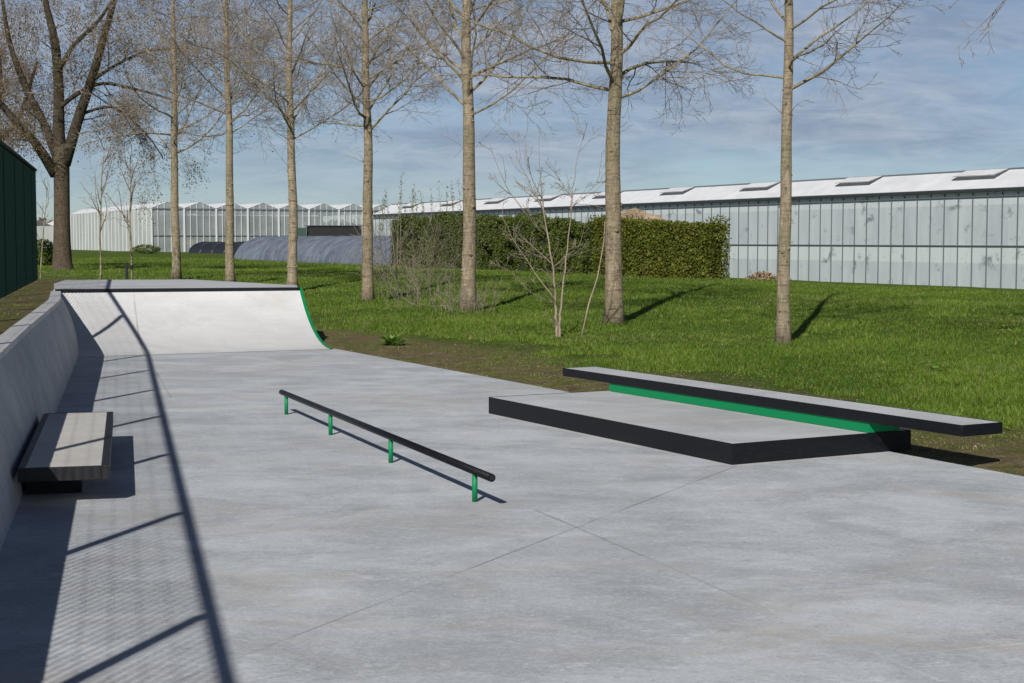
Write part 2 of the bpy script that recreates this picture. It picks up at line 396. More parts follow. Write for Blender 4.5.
# the slab reaches under the left wall and the foot of the ramp
wl = lambda y: -.746-.251*y-.06
mb.prism([(wl(-9), -9), (a[0], a[1]), (b[0], b[1]), (-3.3, 26.2), (wl(26.3), 26.3)], -.14, 0.0)
o = mb.build('slab', M['slab']); o['kind'] = 'structure'

# ------------------------------------------------------------------ left wall with capstones
TOPB = [(-9, .25), (5, .25), (12.2, .25), (15.9, .26), (17.8, .25), (20.8, .24), (22.8, .24), (26.5, .38), (27.3, .40)]
def lean(y):
    for (y0, b0), (y1, b1) in zip(TOPB, TOPB[1:]):
        if y <= y1: return b0+(b1-b0)*(y-y0)/(y1-y0)
    return TOPB[-1][1]
def wx(y, off): return -.746-.251*y-off/.97          # x of a line parallel to the wall, off metres to its left
ZT = .86
wall = thing('retaining_wall', 'long low leaning grey concrete wall along the left edge of the slab', 'wall', (wx(12, .1), 12, 0))
mb = MB()
ys = linspan((-9, 10, 1), (10, 26.6, .3))
nz = 8
rows = []
for y in ys:
    b = lean(y); sec = []
    for k in range(nz+1):
        s = k/nz; off = b*(s*.55+s*s*.45)
        sec.append((wx(y, off), y, -.05+(ZT+.05)*s))
    sec.append((wx(y, b+.13), y, ZT)); sec.append((wx(y, b+.18), y, -.05))
    rows.append(sec)
for r0, r1 in zip(rows, rows[1:]):
    for k in range(len(r0)-1): mb.face([r0[k], r0[k+1], r1[k+1], r1[k]])
mb.face(rows[0]); mb.face(rows[-1][::-1])
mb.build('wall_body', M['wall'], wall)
yc = [-9, -6.2, -3.4, -.6, 2.2, 5.0, 7.3, 9.7, 12.2, 15.9, 18.2, 20.6, 23.0, 24.8, 26.42]
for y0, y1 in zip(yc, yc[1:]):
    mb = MB(); g = .012
    n = 5; L = []; Rr = []
    for k in range(n+1):
        y = y0+g+(y1-y0-2*g)*k/n; b = lean(y)
        Rr.append((wx(y, b-.012), y)); L.append((wx(y, b+.155), y))
    for k in range(n):
        mb.prism([L[k], Rr[k], Rr[k+1], L[k+1]], ZT+.004, ZT+.062)
    o = mb.build('capstone', M['cap'], wall)

# ------------------------------------------------------------------ quarter pipe
BL, BR = Vector((-6.69, 23.6, 0)), Vector((-3.0, 25.28, 0)); LL, LR = Vector((-7.78, 26.5, 0)), Vector((-3.80, 27.45, 0))
# left ends pulled under the wall
TH = R(46); HL = .935
def qp(t, s, dz=0.0):
    B = BL.lerp(BR, t); L_ = LL.lerp(LR, t)
    th = TH*s
    p = B.lerp(L_, math.sin(th)/math.sin(TH)); p.z = .004+HL*(1-math.cos(th))/(1-math.cos(TH))+dz
    return p
ramp = thing('quarter_pipe', 'pale concrete quarter pipe ramp with black coping at the far end of the slab', 'skate ramp', (-5.3, 26, 0))
mb = MB(); nt_, ns = 16, 18
for i in range(nt_):
    for j in range(ns):
        def tt(i, j): e = -.06*(1-j/ns); return e+(1-e)*i/nt_
        mb.face([qp(tt(i, j), j/ns), qp(tt(i+1, j), j/ns), qp(tt(i+1, j+1), (j+1)/ns), qp(tt(i, j+1), (j+1)/ns)])
# closed right flank under the curve
for j in range(ns):
    a, b = qp(1, j/ns), qp(1, (j+1)/ns)
    mb.face([(a.x, a.y, -.1), (b.x, b.y, -.1), b, a])
mb.build('ramp_surface', M['ramp'], ramp)
# deck
DZ = .004+HL+.006
poly = [(-3.80, 27.45), (-4.07, 29.1), (-6.97, 33.4), (-9.6, 33.0), (-9.0, 30.2), (-8.12, 27.35), (-7.9, 26.46)]
dir_in = Vector((-.33, .94)) * .075
polyd = [(-3.80+dir_in.x, 27.45+dir_in.y)] + poly[1:-1] + [(-7.9+dir_in.x, 26.46+dir_in.y)]
mb = MB(); mb.prism(polyd, -.1, DZ)
mb.build('deck', M['deck'], ramp, bevel=.012)
mb = MB()
nrm = Vector((-.33, .94, 0)).normalized()
a, b = Vector((-7.85, 26.41, 0)), Vector((-3.78, 27.41, 0))
mb.prism([(a.x, a.y), (b.x, b.y), (b.x+nrm.x*.07, b.y+nrm.y*.07), (a.x+nrm.x*.07, a.y+nrm.y*.07)], DZ-.07, DZ+.012)
mb.build('coping', M['black'], ramp, bevel=.008)
mb = MB()
side = (BR-BL).normalized()
for j in range(ns):
    a, b = qp(1, j/ns), qp(1, (j+1)/ns)
    o_ = side*.004; w = side*.045
    p = [a+o_, a+o_+w, b+o_+w, b+o_]
    up = [Vector((0, 0, .012))+x for x in p]; dn = [x+Vector((0, 0, -.09)) for x in p]
    mb.face(up); mb.face([dn[0], up[0], up[3], dn[3]]); mb.face([dn[1], dn[2], up[2], up[1]])
mb.build('green_edge', M['green'], ramp)

# ------------------------------------------------------------------ oriented box helper
class Frame:
    def __init__(s, o, ax, ay): s.o = Vector(o); s.ax = Vector(ax).normalized(); s.ay = Vector(ay).normalized()
    def P(s, a, b): p = s.o+s.ax*a+s.ay*b; return (p.x, p.y)
    def rect(s, a0, a1, b0, b1):
        q = [s.P(a0, b0), s.P(a1, b0), s.P(a1, b1), s.P(a0, b1)]
        ar = sum(q[i][0]*q[(i+1) % 4][1]-q[(i+1) % 4][0]*q[i][1] for i in range(4))
        return q if ar > 0 else q[::-1]
def slab_with_edges(fr, a0, a1, b0, b1, z0, z1, w, parent, top_mat, steel, core='concrete_top', ws=None):
    """concrete slab, steel angles along its four sides"""
    ws = ws or (w, w, w, w)     # a0 side, a1 side, b0 side, b1 side
    mb = MB(); mb.prism(fr.rect(a0+ws[0], a1-ws[1], b0+ws[2], b1-ws[3]), z0+.004, z1-.003)
    mb.build(core, top_mat, parent)
    for r in ((a0, a1, b0, b0+ws[2]-.0005), (a0, a1, b1-ws[3]+.0005, b1)):
        mb = MB(); mb.prism(fr.rect(*r), z0, z1); mb.build('steel_edge', steel, parent, bevel=.003)
    for r in ((a0, a0+ws[0]-.0005, b0+ws[2], b1-ws[3]), (a1-ws[1]+.0005, a1, b0+ws[2], b1-ws[3])):
        mb = MB(); mb.prism(fr.rect(*r), z0, z1); mb.build('steel_edge', steel, parent, bevel=.003)

# manual pad with a bench ledge standing on it (one welded and cast unit)
fr = Frame((1.763, 12.22), (-.479, .878), (.878, .479))
pad = thing('manual_pad', 'low wide concrete skate pad with black steel sides under the long narrow ledge', 'skate pad', (*fr.P(2.1, .95), 0))
slab_with_edges(fr, 0, 4.19, 0, 1.9, .003, .172, .012, pad, M['pad'], M['black'])
led = thing('grind_ledge', 'long narrow black edged ledge on a green riser, overhanging both ends of the low pad', 'skate ledge', (*fr.P(2.1, 1.55), .172))
mb = MB(); mb.prism(fr.rect(.012, 4.12, 1.437, 1.78), .1735, .2595); mb.build('riser', M['green'], led)
slab_with_edges(fr, -1.07, 5.09, 1.42, 1.86, .2615, .353, .010, led, M['pad'], M['black'])

# ledge cantilevered beside the left wall
wd = Vector((-.2435, .970)); fr2 = Frame((-2.755, 10.44), wd, (-.970, -.2435))
led2 = thing('wall_ledge', 'short wide concrete ledge with dark worn steel edges against the left wall', 'skate ledge', (*fr2.P(1.7, .3), 0))
slab_with_edges(fr2, 0, 3.40, 0, .60, .165, .262, .014, led2, M['board'], M['dark_steel'], ws=(.014, .014, .055, .05))
mb = MB(); mb.prism(fr2.rect(.50, 3.2, .20, .585), .002, .163); mb.build('base_block', M['black'], led2)

# ------------------------------------------------------------------ flat rail
rail = thing('grind_rail', 'long low black round rail on four green posts in the middle of the slab', 'skate rail', (-1.3, 13.1, 0))
A, B = Vector((-2.41, 16.0, .213)), Vector((-.135, 10.19, .213))
mb = MB(); mb.tube([A, A.lerp(B, .5), B], .0275, 20); o = mb.build('rail_tube', M['black'], rail, smooth=False)
for p in o.data.polygons: p.use_smooth = len(p.vertices) == 4
mb = MB(); dr = (B-A).normalized(); mb.tube([B+dr*.0005, B+dr*.004], .016, 12); mb.build('end_cap', M['dark_steel'], rail)
for px_, D in ((0, 15.80), (0, 14.13), (0, 12.35), (0, 10.50)):
    f = (D-A.y)/(B.y-A.y); c = A.lerp(B, f)
    mb = MB(); mb.tube([(c.x, c.y, .001), (c.x, c.y, .192)], .019, 14); o = mb.build('post', M['green'], rail)
    for p in o.data.polygons: p.use_smooth = len(p.vertices) == 4
    mb = MB(); mb.tube([(c.x, c.y, .001), (c.x, c.y, .007)], .030, 14); mb.build('base_plate', M['green'], o)

# ------------------------------------------------------------------ tall fence
def fx(y): return -1.83-.257*y
def ft(y): return 3.27+.15*max(0, y)/38
FZ0 = .88
fence = thing('mesh_fence', 'tall dark green wire mesh fence on the bank behind the left wall', 'fence', (fx(20), 20, .86))
py = [5.84+2.77*k for k in range(-3, 11)] + [35.6]
for y in py:
    mb = MB(); mb.box((fx(y)-.05, y, (ft(y)+.55)/2), (.06, .06, ft(y)-.55), R(14.7)); mb.build('post', M['fence'], fence)
mb = MB(); mb.tube([(fx(y), y, ft(y)) for y in (py[0]-.03, 0, 35.65)], .035, 8); mb.build('top_rail', M['fence'], fence)
for y0, y1 in zip(py, py[1:]):
    mb = MB(); L = y1-y0; n = int(L/.10)
    for k in range(n+1):
        y = y0+.03+(L-.06)*k/n
        mb.tube([(fx(y), y, FZ0), (fx(y), y, ft(y)-.04)], .0055, 3, cap=False)
    nh = 11
    for k in range(nh+1):
        f = .02+.94*k/nh; za = FZ0+(ft(y0)-FZ0)*f; zb_ = FZ0+(ft(y1)-FZ0)*f
        mb.tube([(fx(y0+.03)+.006, y0+.03, za), (fx(y1-.03)+.006, y1-.03, zb_)], .0022, 3, cap=False)
    mb.build('mesh_panel', M['fence'], fence)

# ------------------------------------------------------------------ trees
def norm(v): return v/np.linalg.norm(v)
def path(rng, p, d, L, n, wob, lift):
    pts = [p.copy()]; d = norm(d); st = L/n
    for k in range(n):
        d = norm(d+rng.normal(0, wob, 3)+np.array([0, 0, lift]))
        p = p+d*st; pts.append(p.copy())
    return pts
def grow(rng, mb, p, d, L, r, level, maxlev, tips, spec):
    n = (7, 5, 4, 2)[level]; wob = (.12, .15, .18, .2)[level]
    lift = spec['lift'][level]
    pts = path(rng, p, d, L, n, wob, lift)
    rr = [max(.0036, r*(1-.8*k/n)) for k in range(n+1)]
    if not (level == 0 and 'mb0' in spec): mb.tube(pts, rr, (6, 4, 3, 3)[level], cap=False)
    if level == 0 and 'mb0' in spec: spec['mb0'].tube(pts, [q*1.04+.002 for q in rr], 6, cap=False)
    if level >= 2: tips.append((pts[-1], pts[-1]-pts[-2])); tips.append((pts[n//2], pts[-1]-pts[-2]))
    if level >= maxlev: return
    cnt = max(2, int(spec['cnt'][level]*L/(2.3, 1.0, .5)[level]+rng.random()))
    for c in range(cnt):
        s = .18+.8*(c+rng.random())/cnt if level == 0 else .12+.88*(c+rng.random()*.8)/cnt
        s = min(s, .99); k = s*n; i = min(int(k), n-1); f = k-i
        q = pts[i]*(1-f)+pts[i+1]*f
        t = norm(pts[i+1]-pts[i]); sd = norm(np.cross(t, rng.normal(0, 1, 3)))
        ang = rng.uniform(.55, 1.05)
        dd = t*math.cos(ang)+sd*math.sin(ang)
        LL_ = L*spec['rat'][level]*(1.15-.65*s)*rng.uniform(.65, 1.25)
        grow(rng, mb, q, dd, LL_, max(.003, r*(1-.75*s)*(.5 if level == 0 else .6)), level+1, maxlev, tips, spec)
SPEC = dict(lift=(.05, .03, .02, .0), cnt=(7.0, 5.0, 3.0), rat=(.50, .55, .50))
def leaf_quads(rng, P, size, droop=0.0):
    n = len(P); a = rng.normal(0, 1, (n, 3)); a[:, 2] -= droop; a /= np.linalg.norm(a, axis=1)[:, None]
    b = np.cross(a, rng.normal(0, 1, (n, 3))); b /= np.linalg.norm(b, axis=1)[:, None]
    s = size*rng.uniform(.6, 1.4, (n, 1))
    return np.stack([P-b*s*.35, P+a*s*.5-b*s*.3, P+a*s, P+a*s*.5+b*s*.4], 1)

def tree(name, seed, x, y, dia, zfirst, height, rad, label, cat='tree', group=None, lean_=(0, 0), nl=30, catk=0, cmat='catkin', azs=None, spec=SPEC, bk='bark'):
    rng = np.random.default_rng(seed); z0 = tz(x, y)-.05
    t = thing(name, label, cat, (x, y, z0+.05), group)
    n = 26; pts = []; rr = []
    ph = rng.uniform(0, 6, 4)
    for k in range(n+1):
        s = k/n; z = s*height
        wx_ = .035*math.sin(z*.8+ph[0])+.012*math.sin(z*2.1+ph[1])
        pts.append((x+lean_[0]*z+wx_*min(1, z/2), y+lean_[1]*z+.04*math.sin(z+ph[2]), z0+z))
        base = 1+.40*math.exp(-z/.25)
        rr.append(max(.01, dia/2*base*(1-.80*s**1.15)*(1+.02*math.sin(z*7+ph[3]))))
    mb = MB(); mb.tube(pts, rr, 14)
    for k in range(16):
        z = rng.uniform(.5, zfirst+1.5); i = int(z/height*n); g = z/height*n-i; az = rng.uniform(0, TAU); r0 = rr[i]
        c0 = np.array(pts[i])*(1-g)+np.array(pts[i+1])*g; dd = np.array([math.cos(az), math.sin(az), .35]); w = rng.uniform(.010, .028)*(dia/.3)
        mb.tube([c0+dd*r0*.7, c0+dd*(r0*.98), c0+dd*(r0+w*1.3)], [w*2.0, w*1.5, w*.7], 6)
    mb.build('trunk', M[bk], t, smooth=True)
    mb = MB(); ml = MB(); tips = []; spec = dict(spec, mb0=ml)
    for k in range(nl):
        f = (k+rng.uniform(0, .8))/nl; z = zfirst+(height-zfirst)*.97*f**1.1
        i = min(int(z/height*n), n-1); g = z/height*n-i
        p = np.array(pts[i])*(1-g)+np.array(pts[i+1])*g
        az = k*2.4+rng.uniform(-.5, .5)
        el = rng.uniform(.0, .85)+.35*f
        d = np.array([math.cos(az)*math.cos(el), math.sin(az)*math.cos(el), math.sin(el)])
        L = rad*1.3*(1.12-.7*f)*rng.uniform(.7, 1.2)
        r = rr[i]*rng.uniform(.13, .26)+.006
        grow(rng, mb, p, d, L, r, 0, 3, tips, spec)
    # a few thin dead shoots low on the trunk
    for k in range(2):
        z = zfirst-rng.uniform(.1, .9); i = int(z/height*n)
        az = rng.uniform(0, 6.28)
        grow(rng, mb, np.array(pts[i]), np.array([math.cos(az), math.sin(az), .5]), rad*.35, .008, 1, 2, tips, spec)
    mb.build('crown', M['twig'], t); ml.build('limbs', M['limb'], t, smooth=True)
    if catk:
        T = np.array([q[0] for q in tips]); i = rng.integers(0, len(T), catk)
        # hanging clusters
        cl = rng.integers(0, len(T), max(20, catk//45)); sel = rng.random(catk) < .6
        P = T[i].copy(); P[sel] = T[cl[rng.integers(0, len(cl), sel.sum())]]+rng.normal(0, .14, (sel.sum(), 3))
        P[:, 2] -= rng.exponential(.10, catk)
        q = leaf_quads(rng, P, .050, .6)
        soup('catkins', q, None, M[cmat], t, rng.random(catk), 4)
    return t
GRP = 'bare poplars in a row behind the slab'
row = [
 # x, y, dia, zfirst, height, rad, label, seed, limbs, catkins
 (7.05, 18.6, .24, 4.45, 10, 1.5, 'bare tree beyond the right edge, only its thin twigs showing at the top right', 11, 24, 0),
 (4.28, 24.2, .212, 3.95, 10.5, 1.75, 'slim rightmost trunk of the row, on open grass before the white glasshouse wall', 21, 30, 0),
 (1.98, 29.8, .35, 4.3, 11.5, 2.5, 'thickest pale trunk of the row, by the clipped hedge and the leaning stick', 33, 34, 0),
 (-1.0, 35.2, .34, 4.4, 12, 2.5, 'rough trunked bare tree before the shaggy hedge, dry stalks round its foot', 41, 36, 0),
 (-3.85, 41.0, .30, 4.5, 12, 2.6, 'bare tree at the left end of the shaggy hedge, right of the quarter pipe', 55, 38, 0),
 (-6.6, 46.2, .30, 4.5, 12, 2.6, 'bare tree behind the right corner of the ramp deck, before the blue grey tunnel', 64, 38, 0),
 (-8.98, 49.0, .29, 4.8, 12, 2.6, 'bare tree behind the ramp deck at the left tip of the blue grey tunnel', 77, 40, 500),
 (-11.3, 51.8, .30, 4.2, 12, 2.6, 'leftmost slim tree of the row, with brownish catkins, before the glass gables', 83, 40, 3200),
]
for (x, y, dia, zf, h, rad, lab, sd, nl, ck) in row:
    tree('poplar_tree', sd, x, y, dia, zf, h, rad, lab, 'tree', GRP, nl=nl, catk=ck)

def manual_tree(name, x, y, dia, limbs, label, seed, catk, cmat, tk, bk='bark2'):
    """limbs: list of [(dx, dy, z, r), ...] paths; first one is the trunk"""
    rng = np.random.default_rng(seed); z0 = tz(x, y)-.05
    t = thing(name, label, 'tree', (x, y, z0+.05))
    def smooth_path(P):
        out = []
        P = [np.array(p, float) for p in P]
        for i in range(len(P)-1):
            p0, p1, p2, p3 = P[max(i-1, 0)], P[i], P[i+1], P[min(i+2, len(P)-1)]
            for k in range(4):
                s = k/4
                out.append(.5*((2*p1)+(p2-p0)*s+(2*p0-5*p1+4*p2-p3)*s*s+(3*p1-p0-3*p2+p3)*s**3))
        out.append(P[-1]); return out
    mbT = MB(); mbC = MB(); tips = []
    mbL = MB()
    for li, path_ in enumerate(limbs):
        P = smooth_path(path_); pts = [np.array([x+p[0], y+p[1], z0+p[2]]) for p in P]; rr = [abs(p[3]) for p in P]
        (mbT if li == 0 else mbL).tube(pts, rr, 12 if li == 0 else 8)
        if li == 0: continue
        total = len(pts)
        for k in range(tk):
            s = (.2+.8*(k+rng.random())/tk); i = min(int(s*(total-1)), total-2)
            tt = norm(pts[i+1]-pts[i]); sd = norm(np.cross(tt, rng.normal(0, 1, 3)))
            d = tt*.5+sd*.8
            grow(rng, mbC, pts[i], d, rng.uniform(1.6, 3.2), .045*(1.1-s), 0, 3, tips, dict(lift=(-.02, -.05, -.08, -.1), cnt=(9, 5, 4), rat=(.48, .5, .5)))
    mbT.build('trunk', M[bk], t, smooth=True); mbL.build('limbs', M['bark3'], t, smooth=True); mbC.build('crown', M['twig'], t)
    T = np.array([q[0] for q in tips]); i = rng.integers(0, len(T), catk); P = T[i]+rng.normal(0, .10, (catk, 3)); P[:, 2] -= rng.exponential(.22, catk)
    soup('catkins', leaf_quads(rng, P, .065, .8), None, M[cmat], t, rng.random(catk), 4)
    return t
# big forked tree: at 62 m one pixel is 4 cm
manual_tree('willow_tree', -18.1, 62, .86, [
  [(0, 0, 0, .48), (-.02, 0, .5, .38), (0, 0, 2.0, .32), (.02, 0, 3.6, .31), (.02, 0, 4.6, .32), (.05, 0, 5.0, .28)],
  [(.05, 0, 4.3, .26), (-.08, .1, 5.6, .23), (-.06, .1, 7.4, .20), (-.15, 0, 9.2, .17), (-.5, 0, 11, .10), (-.4, 0, 13, .05)],
  [(.15, 0, 4.3, .24), (.75, -.2, 6.0, .21), (1.45, -.3, 7.9, .17), (2.1, -.4, 9.9, .13), (2.9, -.5, 12.4, .06)],
  [(-.05, 0, 4.4, .22), (-.7, .4, 5.8, .17), (-1.6, .8, 7.5, .14), (-2.3, 1, 9.4, .10), (-2.7, 1.2, 12, .05)],
  [(-.2, 0, 3.9, .24), (-.9, -.5, 5.2, .17), (-1.8, -.8, 6.3, .13), (-2.8, -1, 7.6, .09), (-3.9, -1.3, 9.4, .05)],
  [(0, 0, 6.6, .10), (.7, .3, 7.2, .09), (1.6, .6, 7.6, .07), (2.8, .9, 7.4, .06), (4.6, 1.0, 6.9, .03)],
  [(-.05, 0, 8.0, .11), (.8, -.6, 9.0, .09), (1.9, -1, 9.9, .07), (2.9, -1.4, 11.2, .04)],
  [(1.35, -.3, 7.6, .09), (2.3, -.3, 8.2, .06), (3.6, -.2, 8.8, .05), (5.2, 0, 8.9, .025)],
  [(.9, -.2, 6.3, .07), (2.1, .2, 6.6, .05), (3.3, .4, 5.6, .035), (4.0, .5, 4.6, .02)],
 ], 'massive forked tree with dark limbs and hanging brown catkins beside the green fence', 5, 26000, 'catkin', 9)
manual_tree('willow_tree', -24.0, 68, .7, [
  [(0, 0, 0, .5), (0, 0, 1, .4), (.1, 0, 3.0, .36), (.2, 0, 4.8, .32)],
  [(.2, 0, 4.4, .25), (1.0, 0, 6.0, .2), (1.5, 0, 8.0, .16), (1.4, 0, 10.5, .1), (1.2, 0, 13, .05)],
  [(.2, 0, 4.5, .22), (-.4, 0, 7, .18), (-.3, 0, 10, .1), (0, 0, 13, .05)],
  [(.2, 0, 4.3, .2), (1.4, -.5, 5.4, .14), (2.6, -.8, 6.6, .10), (3.5, -1, 9.0, .06)],
 ], 'tree with orange brown buds behind the fence at the top left corner', 8, 20000, 'catkin2', 13)

# saplings
def sapling(seed, x, y, h, r, label, stems=9, rad=.8, name='sapling', mat='limb', zb=.35, spread=.6, cat='young tree', lv=2):
    rng = np.random.default_rng(seed); z0 = tz(x, y)-.03; t = thing(name, label, cat, (x, y, z0+.03))
    P = path(rng, np.array([x, y, z0]), np.array([0, 0, 1.0]), h, 9, .035, .05)
    mb = MB(); mb.tube(P, [max(.004, .75*r*(1-.85*k/9)) for k in range(10)], 8); mb.build('trunk', M[mat], t, smooth=True)
    mb = MB(); tips = []
    for k in range(stems):
        f = zb+(.95-zb)*(k+rng.random()*.6)/stems; i = min(int(f*9), 8); g = f*9-i; p = P[i]*(1-g)+P[i+1]*g
        az = rng.uniform(0, 6.28); d = np.array([math.cos(az)*spread, math.sin(az)*spread, 1.0])
        grow(rng, mb, p, d, rad*(1.15-.6*f)*rng.uniform(.7, 1.2), r*.38, 1, 1+lv, tips, dict(lift=(.05, .05, .02, 0), cnt=(6, 4, 3), rat=(.4, .4, .4)))
    mb.build('crown', M['twig'], t); return t
sapling(3, -12.45, 46.5, 4.5, .05, 'thin bare sapling between the massive forked tree and the staked sapling', 10, 1.5)
st = sapling(4, -11.95, 48.4, 4.2, .055, 'bare sapling tied to a short dark stake behind the deck', 10, 1.6)
z0 = tz(-12.1, 48.3)
stake = thing('tree_stake', 'short dark wooden stake beside the young tree behind the deck', 'stake', (-12.1, 48.3, z0))
mb = MB(); mb.box((-12.1, 48.3, z0+.36), (.07, .07, .72)); mb.build('stake_post', M['net'], stake)
mb = MB(); mb.box((-12.02, 48.3, z0+.62), (.22, .09, .06)); mb.build('tree_tie', M['net'], stake)
rng = np.random.default_rng(9); n = 900
P = np.stack([-12.0+rng.normal(0, .38, n), 48.1+rng.normal(0, .3, n), np.zeros(n)], 1); P[:, 2] = terrain(P[:, 0], P[:, 1])+rng.uniform(0, .07, n)
tag(soup('earth_patch', leaf_quads(rng, P, .06), None, M['straw'], None, rng.random(n), 4), 'patch of reddish bark chips round the staked sapling', 'bark chips', kind='stuff')
sapling(6, -13.2, 43.0, 3.2, .03, 'spindly bare sapling just right of the end of the green fence', 7, 1.0)

# multi-stemmed bare tree in front of the hedge
def multistem():
    x, y = .80, 26.8; rng = np.random.default_rng(14); z0 = tz(x, y)-.03
    t = thing('bare_shrub', 'small bare many stemmed tree with pale split foot, between the two thick trunks', 'shrub', (x, y, z0+.03))
    mb = MB(); mc = MB(); tips = []
    px = 26.8/1537
    def lp(pts, r):   # offsets in cm-like picture steps turned to metres
        return [np.array([x+a*px, y+dy, z0+b*px]) for a, b, dy in pts]
    stems = [
     ([(-1.5, 0, 0), (-1.2, 14, 0), (-2, 30, 0), (-4, 60, 0), (-9, 95, 0), (-14, 130, .1), (-18, 165, .1), (-20, 210, .2)], .040),
     ([(1.8, 0, 0), (2.2, 14, 0), (3, 30, 0), (6, 60, 0), (10, 100, 0), (14, 140, -.1), (19, 180, -.1), (26, 205, -.1)], .034),
     ([(-12, 125, .1), (-25, 150, .3), (-38, 178, .4), (-46, 210, .5)], .014),
     ([(-15, 105, .1), (-35, 128, -.2), (-56, 160, -.4), (-68, 195, -.5)], .012),
     ([(-3, 40, 0), (-20, 62, .2), (-42, 95, .5), (-58, 125, .7)], .011),
     ([(-4, 35, 0), (-28, 48, -.3), (-50, 70, -.5)], .009),
     ([(-16, 140, 0), (-28, 165, -.2), (-33, 200, -.3)], .009),
     ([(-6, 75, 0), (-22, 90, 0), (-40, 105, .2)], .009),
     ([(12, 130, 0), (26, 142, .1), (40, 158, .2)], .008),
     ([(14, 140, 0), (2, 158, .1), (-5, 172, .2)], .007),
     ([(-6, 70, 0), (8, 82, .3), (22, 92, .5)], .007)]
    for pts, r in stems:
        P0_ = lp(pts, r); P = []
        for i in range(len(P0_)-1):
            a_, b_, c_, d_ = P0_[max(i-1, 0)], P0_[i], P0_[i+1], P0_[min(i+2, len(P0_)-1)]
            for m_ in range(4):
                f = m_/4; P.append(.5*(2*b_+(c_-a_)*f+(2*a_-5*b_+4*c_-d_)*f*f+(3*b_-a_-3*c_+d_)*f**3)+rng.normal(0, .008, 3)*min(1, i))
        P.append(P0_[-1]); mb.tube(P, [.003+r*(1-k/(len(P)-1))**1.25*.78 for k in range(len(P))], 6)
        for k in range(7):
            i = rng.integers(0, len(P)-1); f = rng.random(); q = P[i]*(1-f)+P[i+1]*f
            tt = norm(P[i+1]-P[i]); sd = norm(np.cross(tt, rng.normal(0, 1, 3)))
            grow(rng, mc, q, tt*.8+sd*.6, rng.uniform(.3, .75), .0055, 1, 3, tips, dict(lift=(0, .03, .02, 0), cnt=(5, 3, 2), rat=(.4, .45, .5)))
    mb.build('stems', M['pale'], t, smooth=True); mc.build('crown', M['twig'], t)
multistem()
# leaning stick
x, y = 1.22, 27.0; z0 = tz(x, y)
mb = MB(); mb.tube([(x, y, z0-.05), (x+.14, y+.15, z0+.55), (x+.30, y+.35, z0+1.0), (x+.42, y+.5, z0+1.62), (x+.44, y+.55, z0+2.0)], [.017, .015, .013, .010, .006], 6)
tag(mb.build('leaning_stick', M['pale'], None, smooth=True), 'thin pale stick leaning towards the thickest trunk', 'stick')

# twiggy dry shrubs in the grass at the foot of the shaggy hedge
def dry_shrub(seed, x, y, n, h, rad, label):
    rng = np.random.default_rng(seed); z0 = tz(x, y)-.03; t = thing('dry_shrub', label, 'shrub', (x, y, z0+.03), 'dry shrubs in the grass')
    mb = MB(); tips = []
    for k in range(n):
        a = rng.uniform(0, 6.28); rr = rad*math.sqrt(rng.random()); p = np.array([x+rr*math.cos(a), y+rr*math.sin(a), z0])
        p[2] = tz(p[0], p[1])-.03
        d = np.array([math.cos(a)*.28, math.sin(a)*.28, 1.0])
        grow(rng, mb, p, d, h*rng.uniform(.5, 1.1), .0055, 1, 2, tips, dict(lift=(0, .02, .0, 0), cnt=(5, 4, 3), rat=(.4, .4, .4)))
    mb.build('stems', M['twig'], t)
    T = np.array([q[0] for q in tips]); i = rng.integers(0, len(T), 500)
    soup('leaves', leaf_quads(rng, T[i]+rng.normal(0, .03, (500, 3)), .024), None, M['bud'], t, rng.random(500), 4)
dry_shrub(1, -2.1, 36.4, 24, 1.5, .8, 'loose bare shrub left of the rough trunk')
dry_shrub(2, -3.0, 42.5, 26, 2.4, .9, 'tall wispy bare shrub at the left end of the shaggy hedge')
dry_shrub(3, -1.0, 34.5, 40, .8, .75, 'clump of dry stalks at the foot of the rough trunk')
dry_shrub(4, -2.2, 47.5, 22, 2.0, .9, 'wispy bare shrub close in front of the shaggy hedge')

# upright shoots with young leaves standing behind the hedge
def shoots():
    rng = np.random.default_rng(31)
    names = ['first', 'second', 'third', 'fourth', 'fifth', 'sixth', 'seventh', 'eighth']
    for k, (px, top) in enumerate(((380, 176), (398, 171), (407, 182), (418, 180), (432, 186), (443, 174), (452, 180), (466, 172))):
        D = 72+k*.6; x = (px-512)/1537*D; z0 = tz(x, D); ztop = 1.8+(240-top)*D/1537
        t = thing('poplar_shoot', f'{names[k]} from left of the eight upright leafy shoots behind the shaggy hedge', 'young tree', (x, D, z0), 'upright leafy shoots behind the hedge')
        mb = MB(); leaves = []
        for s in range(3):
            p = np.array([x+rng.normal(0, .12), D+rng.normal(0, .1), z0]); P = path(rng, p, np.array([rng.normal(0, .05), 0, 1]), (ztop-z0)*rng.uniform(.72, 1.0), 8, .03, .03)
            mb.tube(P, [.022*(1-.8*i/8) for i in range(9)], 5, cap=False)
            for j in range(70):
                f = rng.uniform(.35, 1)*8; i = min(int(f), 7); q = P[i]*(1-(f-i))+P[i+1]*(f-i); leaves.append(q+rng.normal(0, .045, 3))
        mb.build('stems', M['limb'], t)
        soup('leaves', leaf_quads(rng, np.array(leaves), .07), None, M['bud'], t, rng.random(len(leaves)), 4)
shoots()

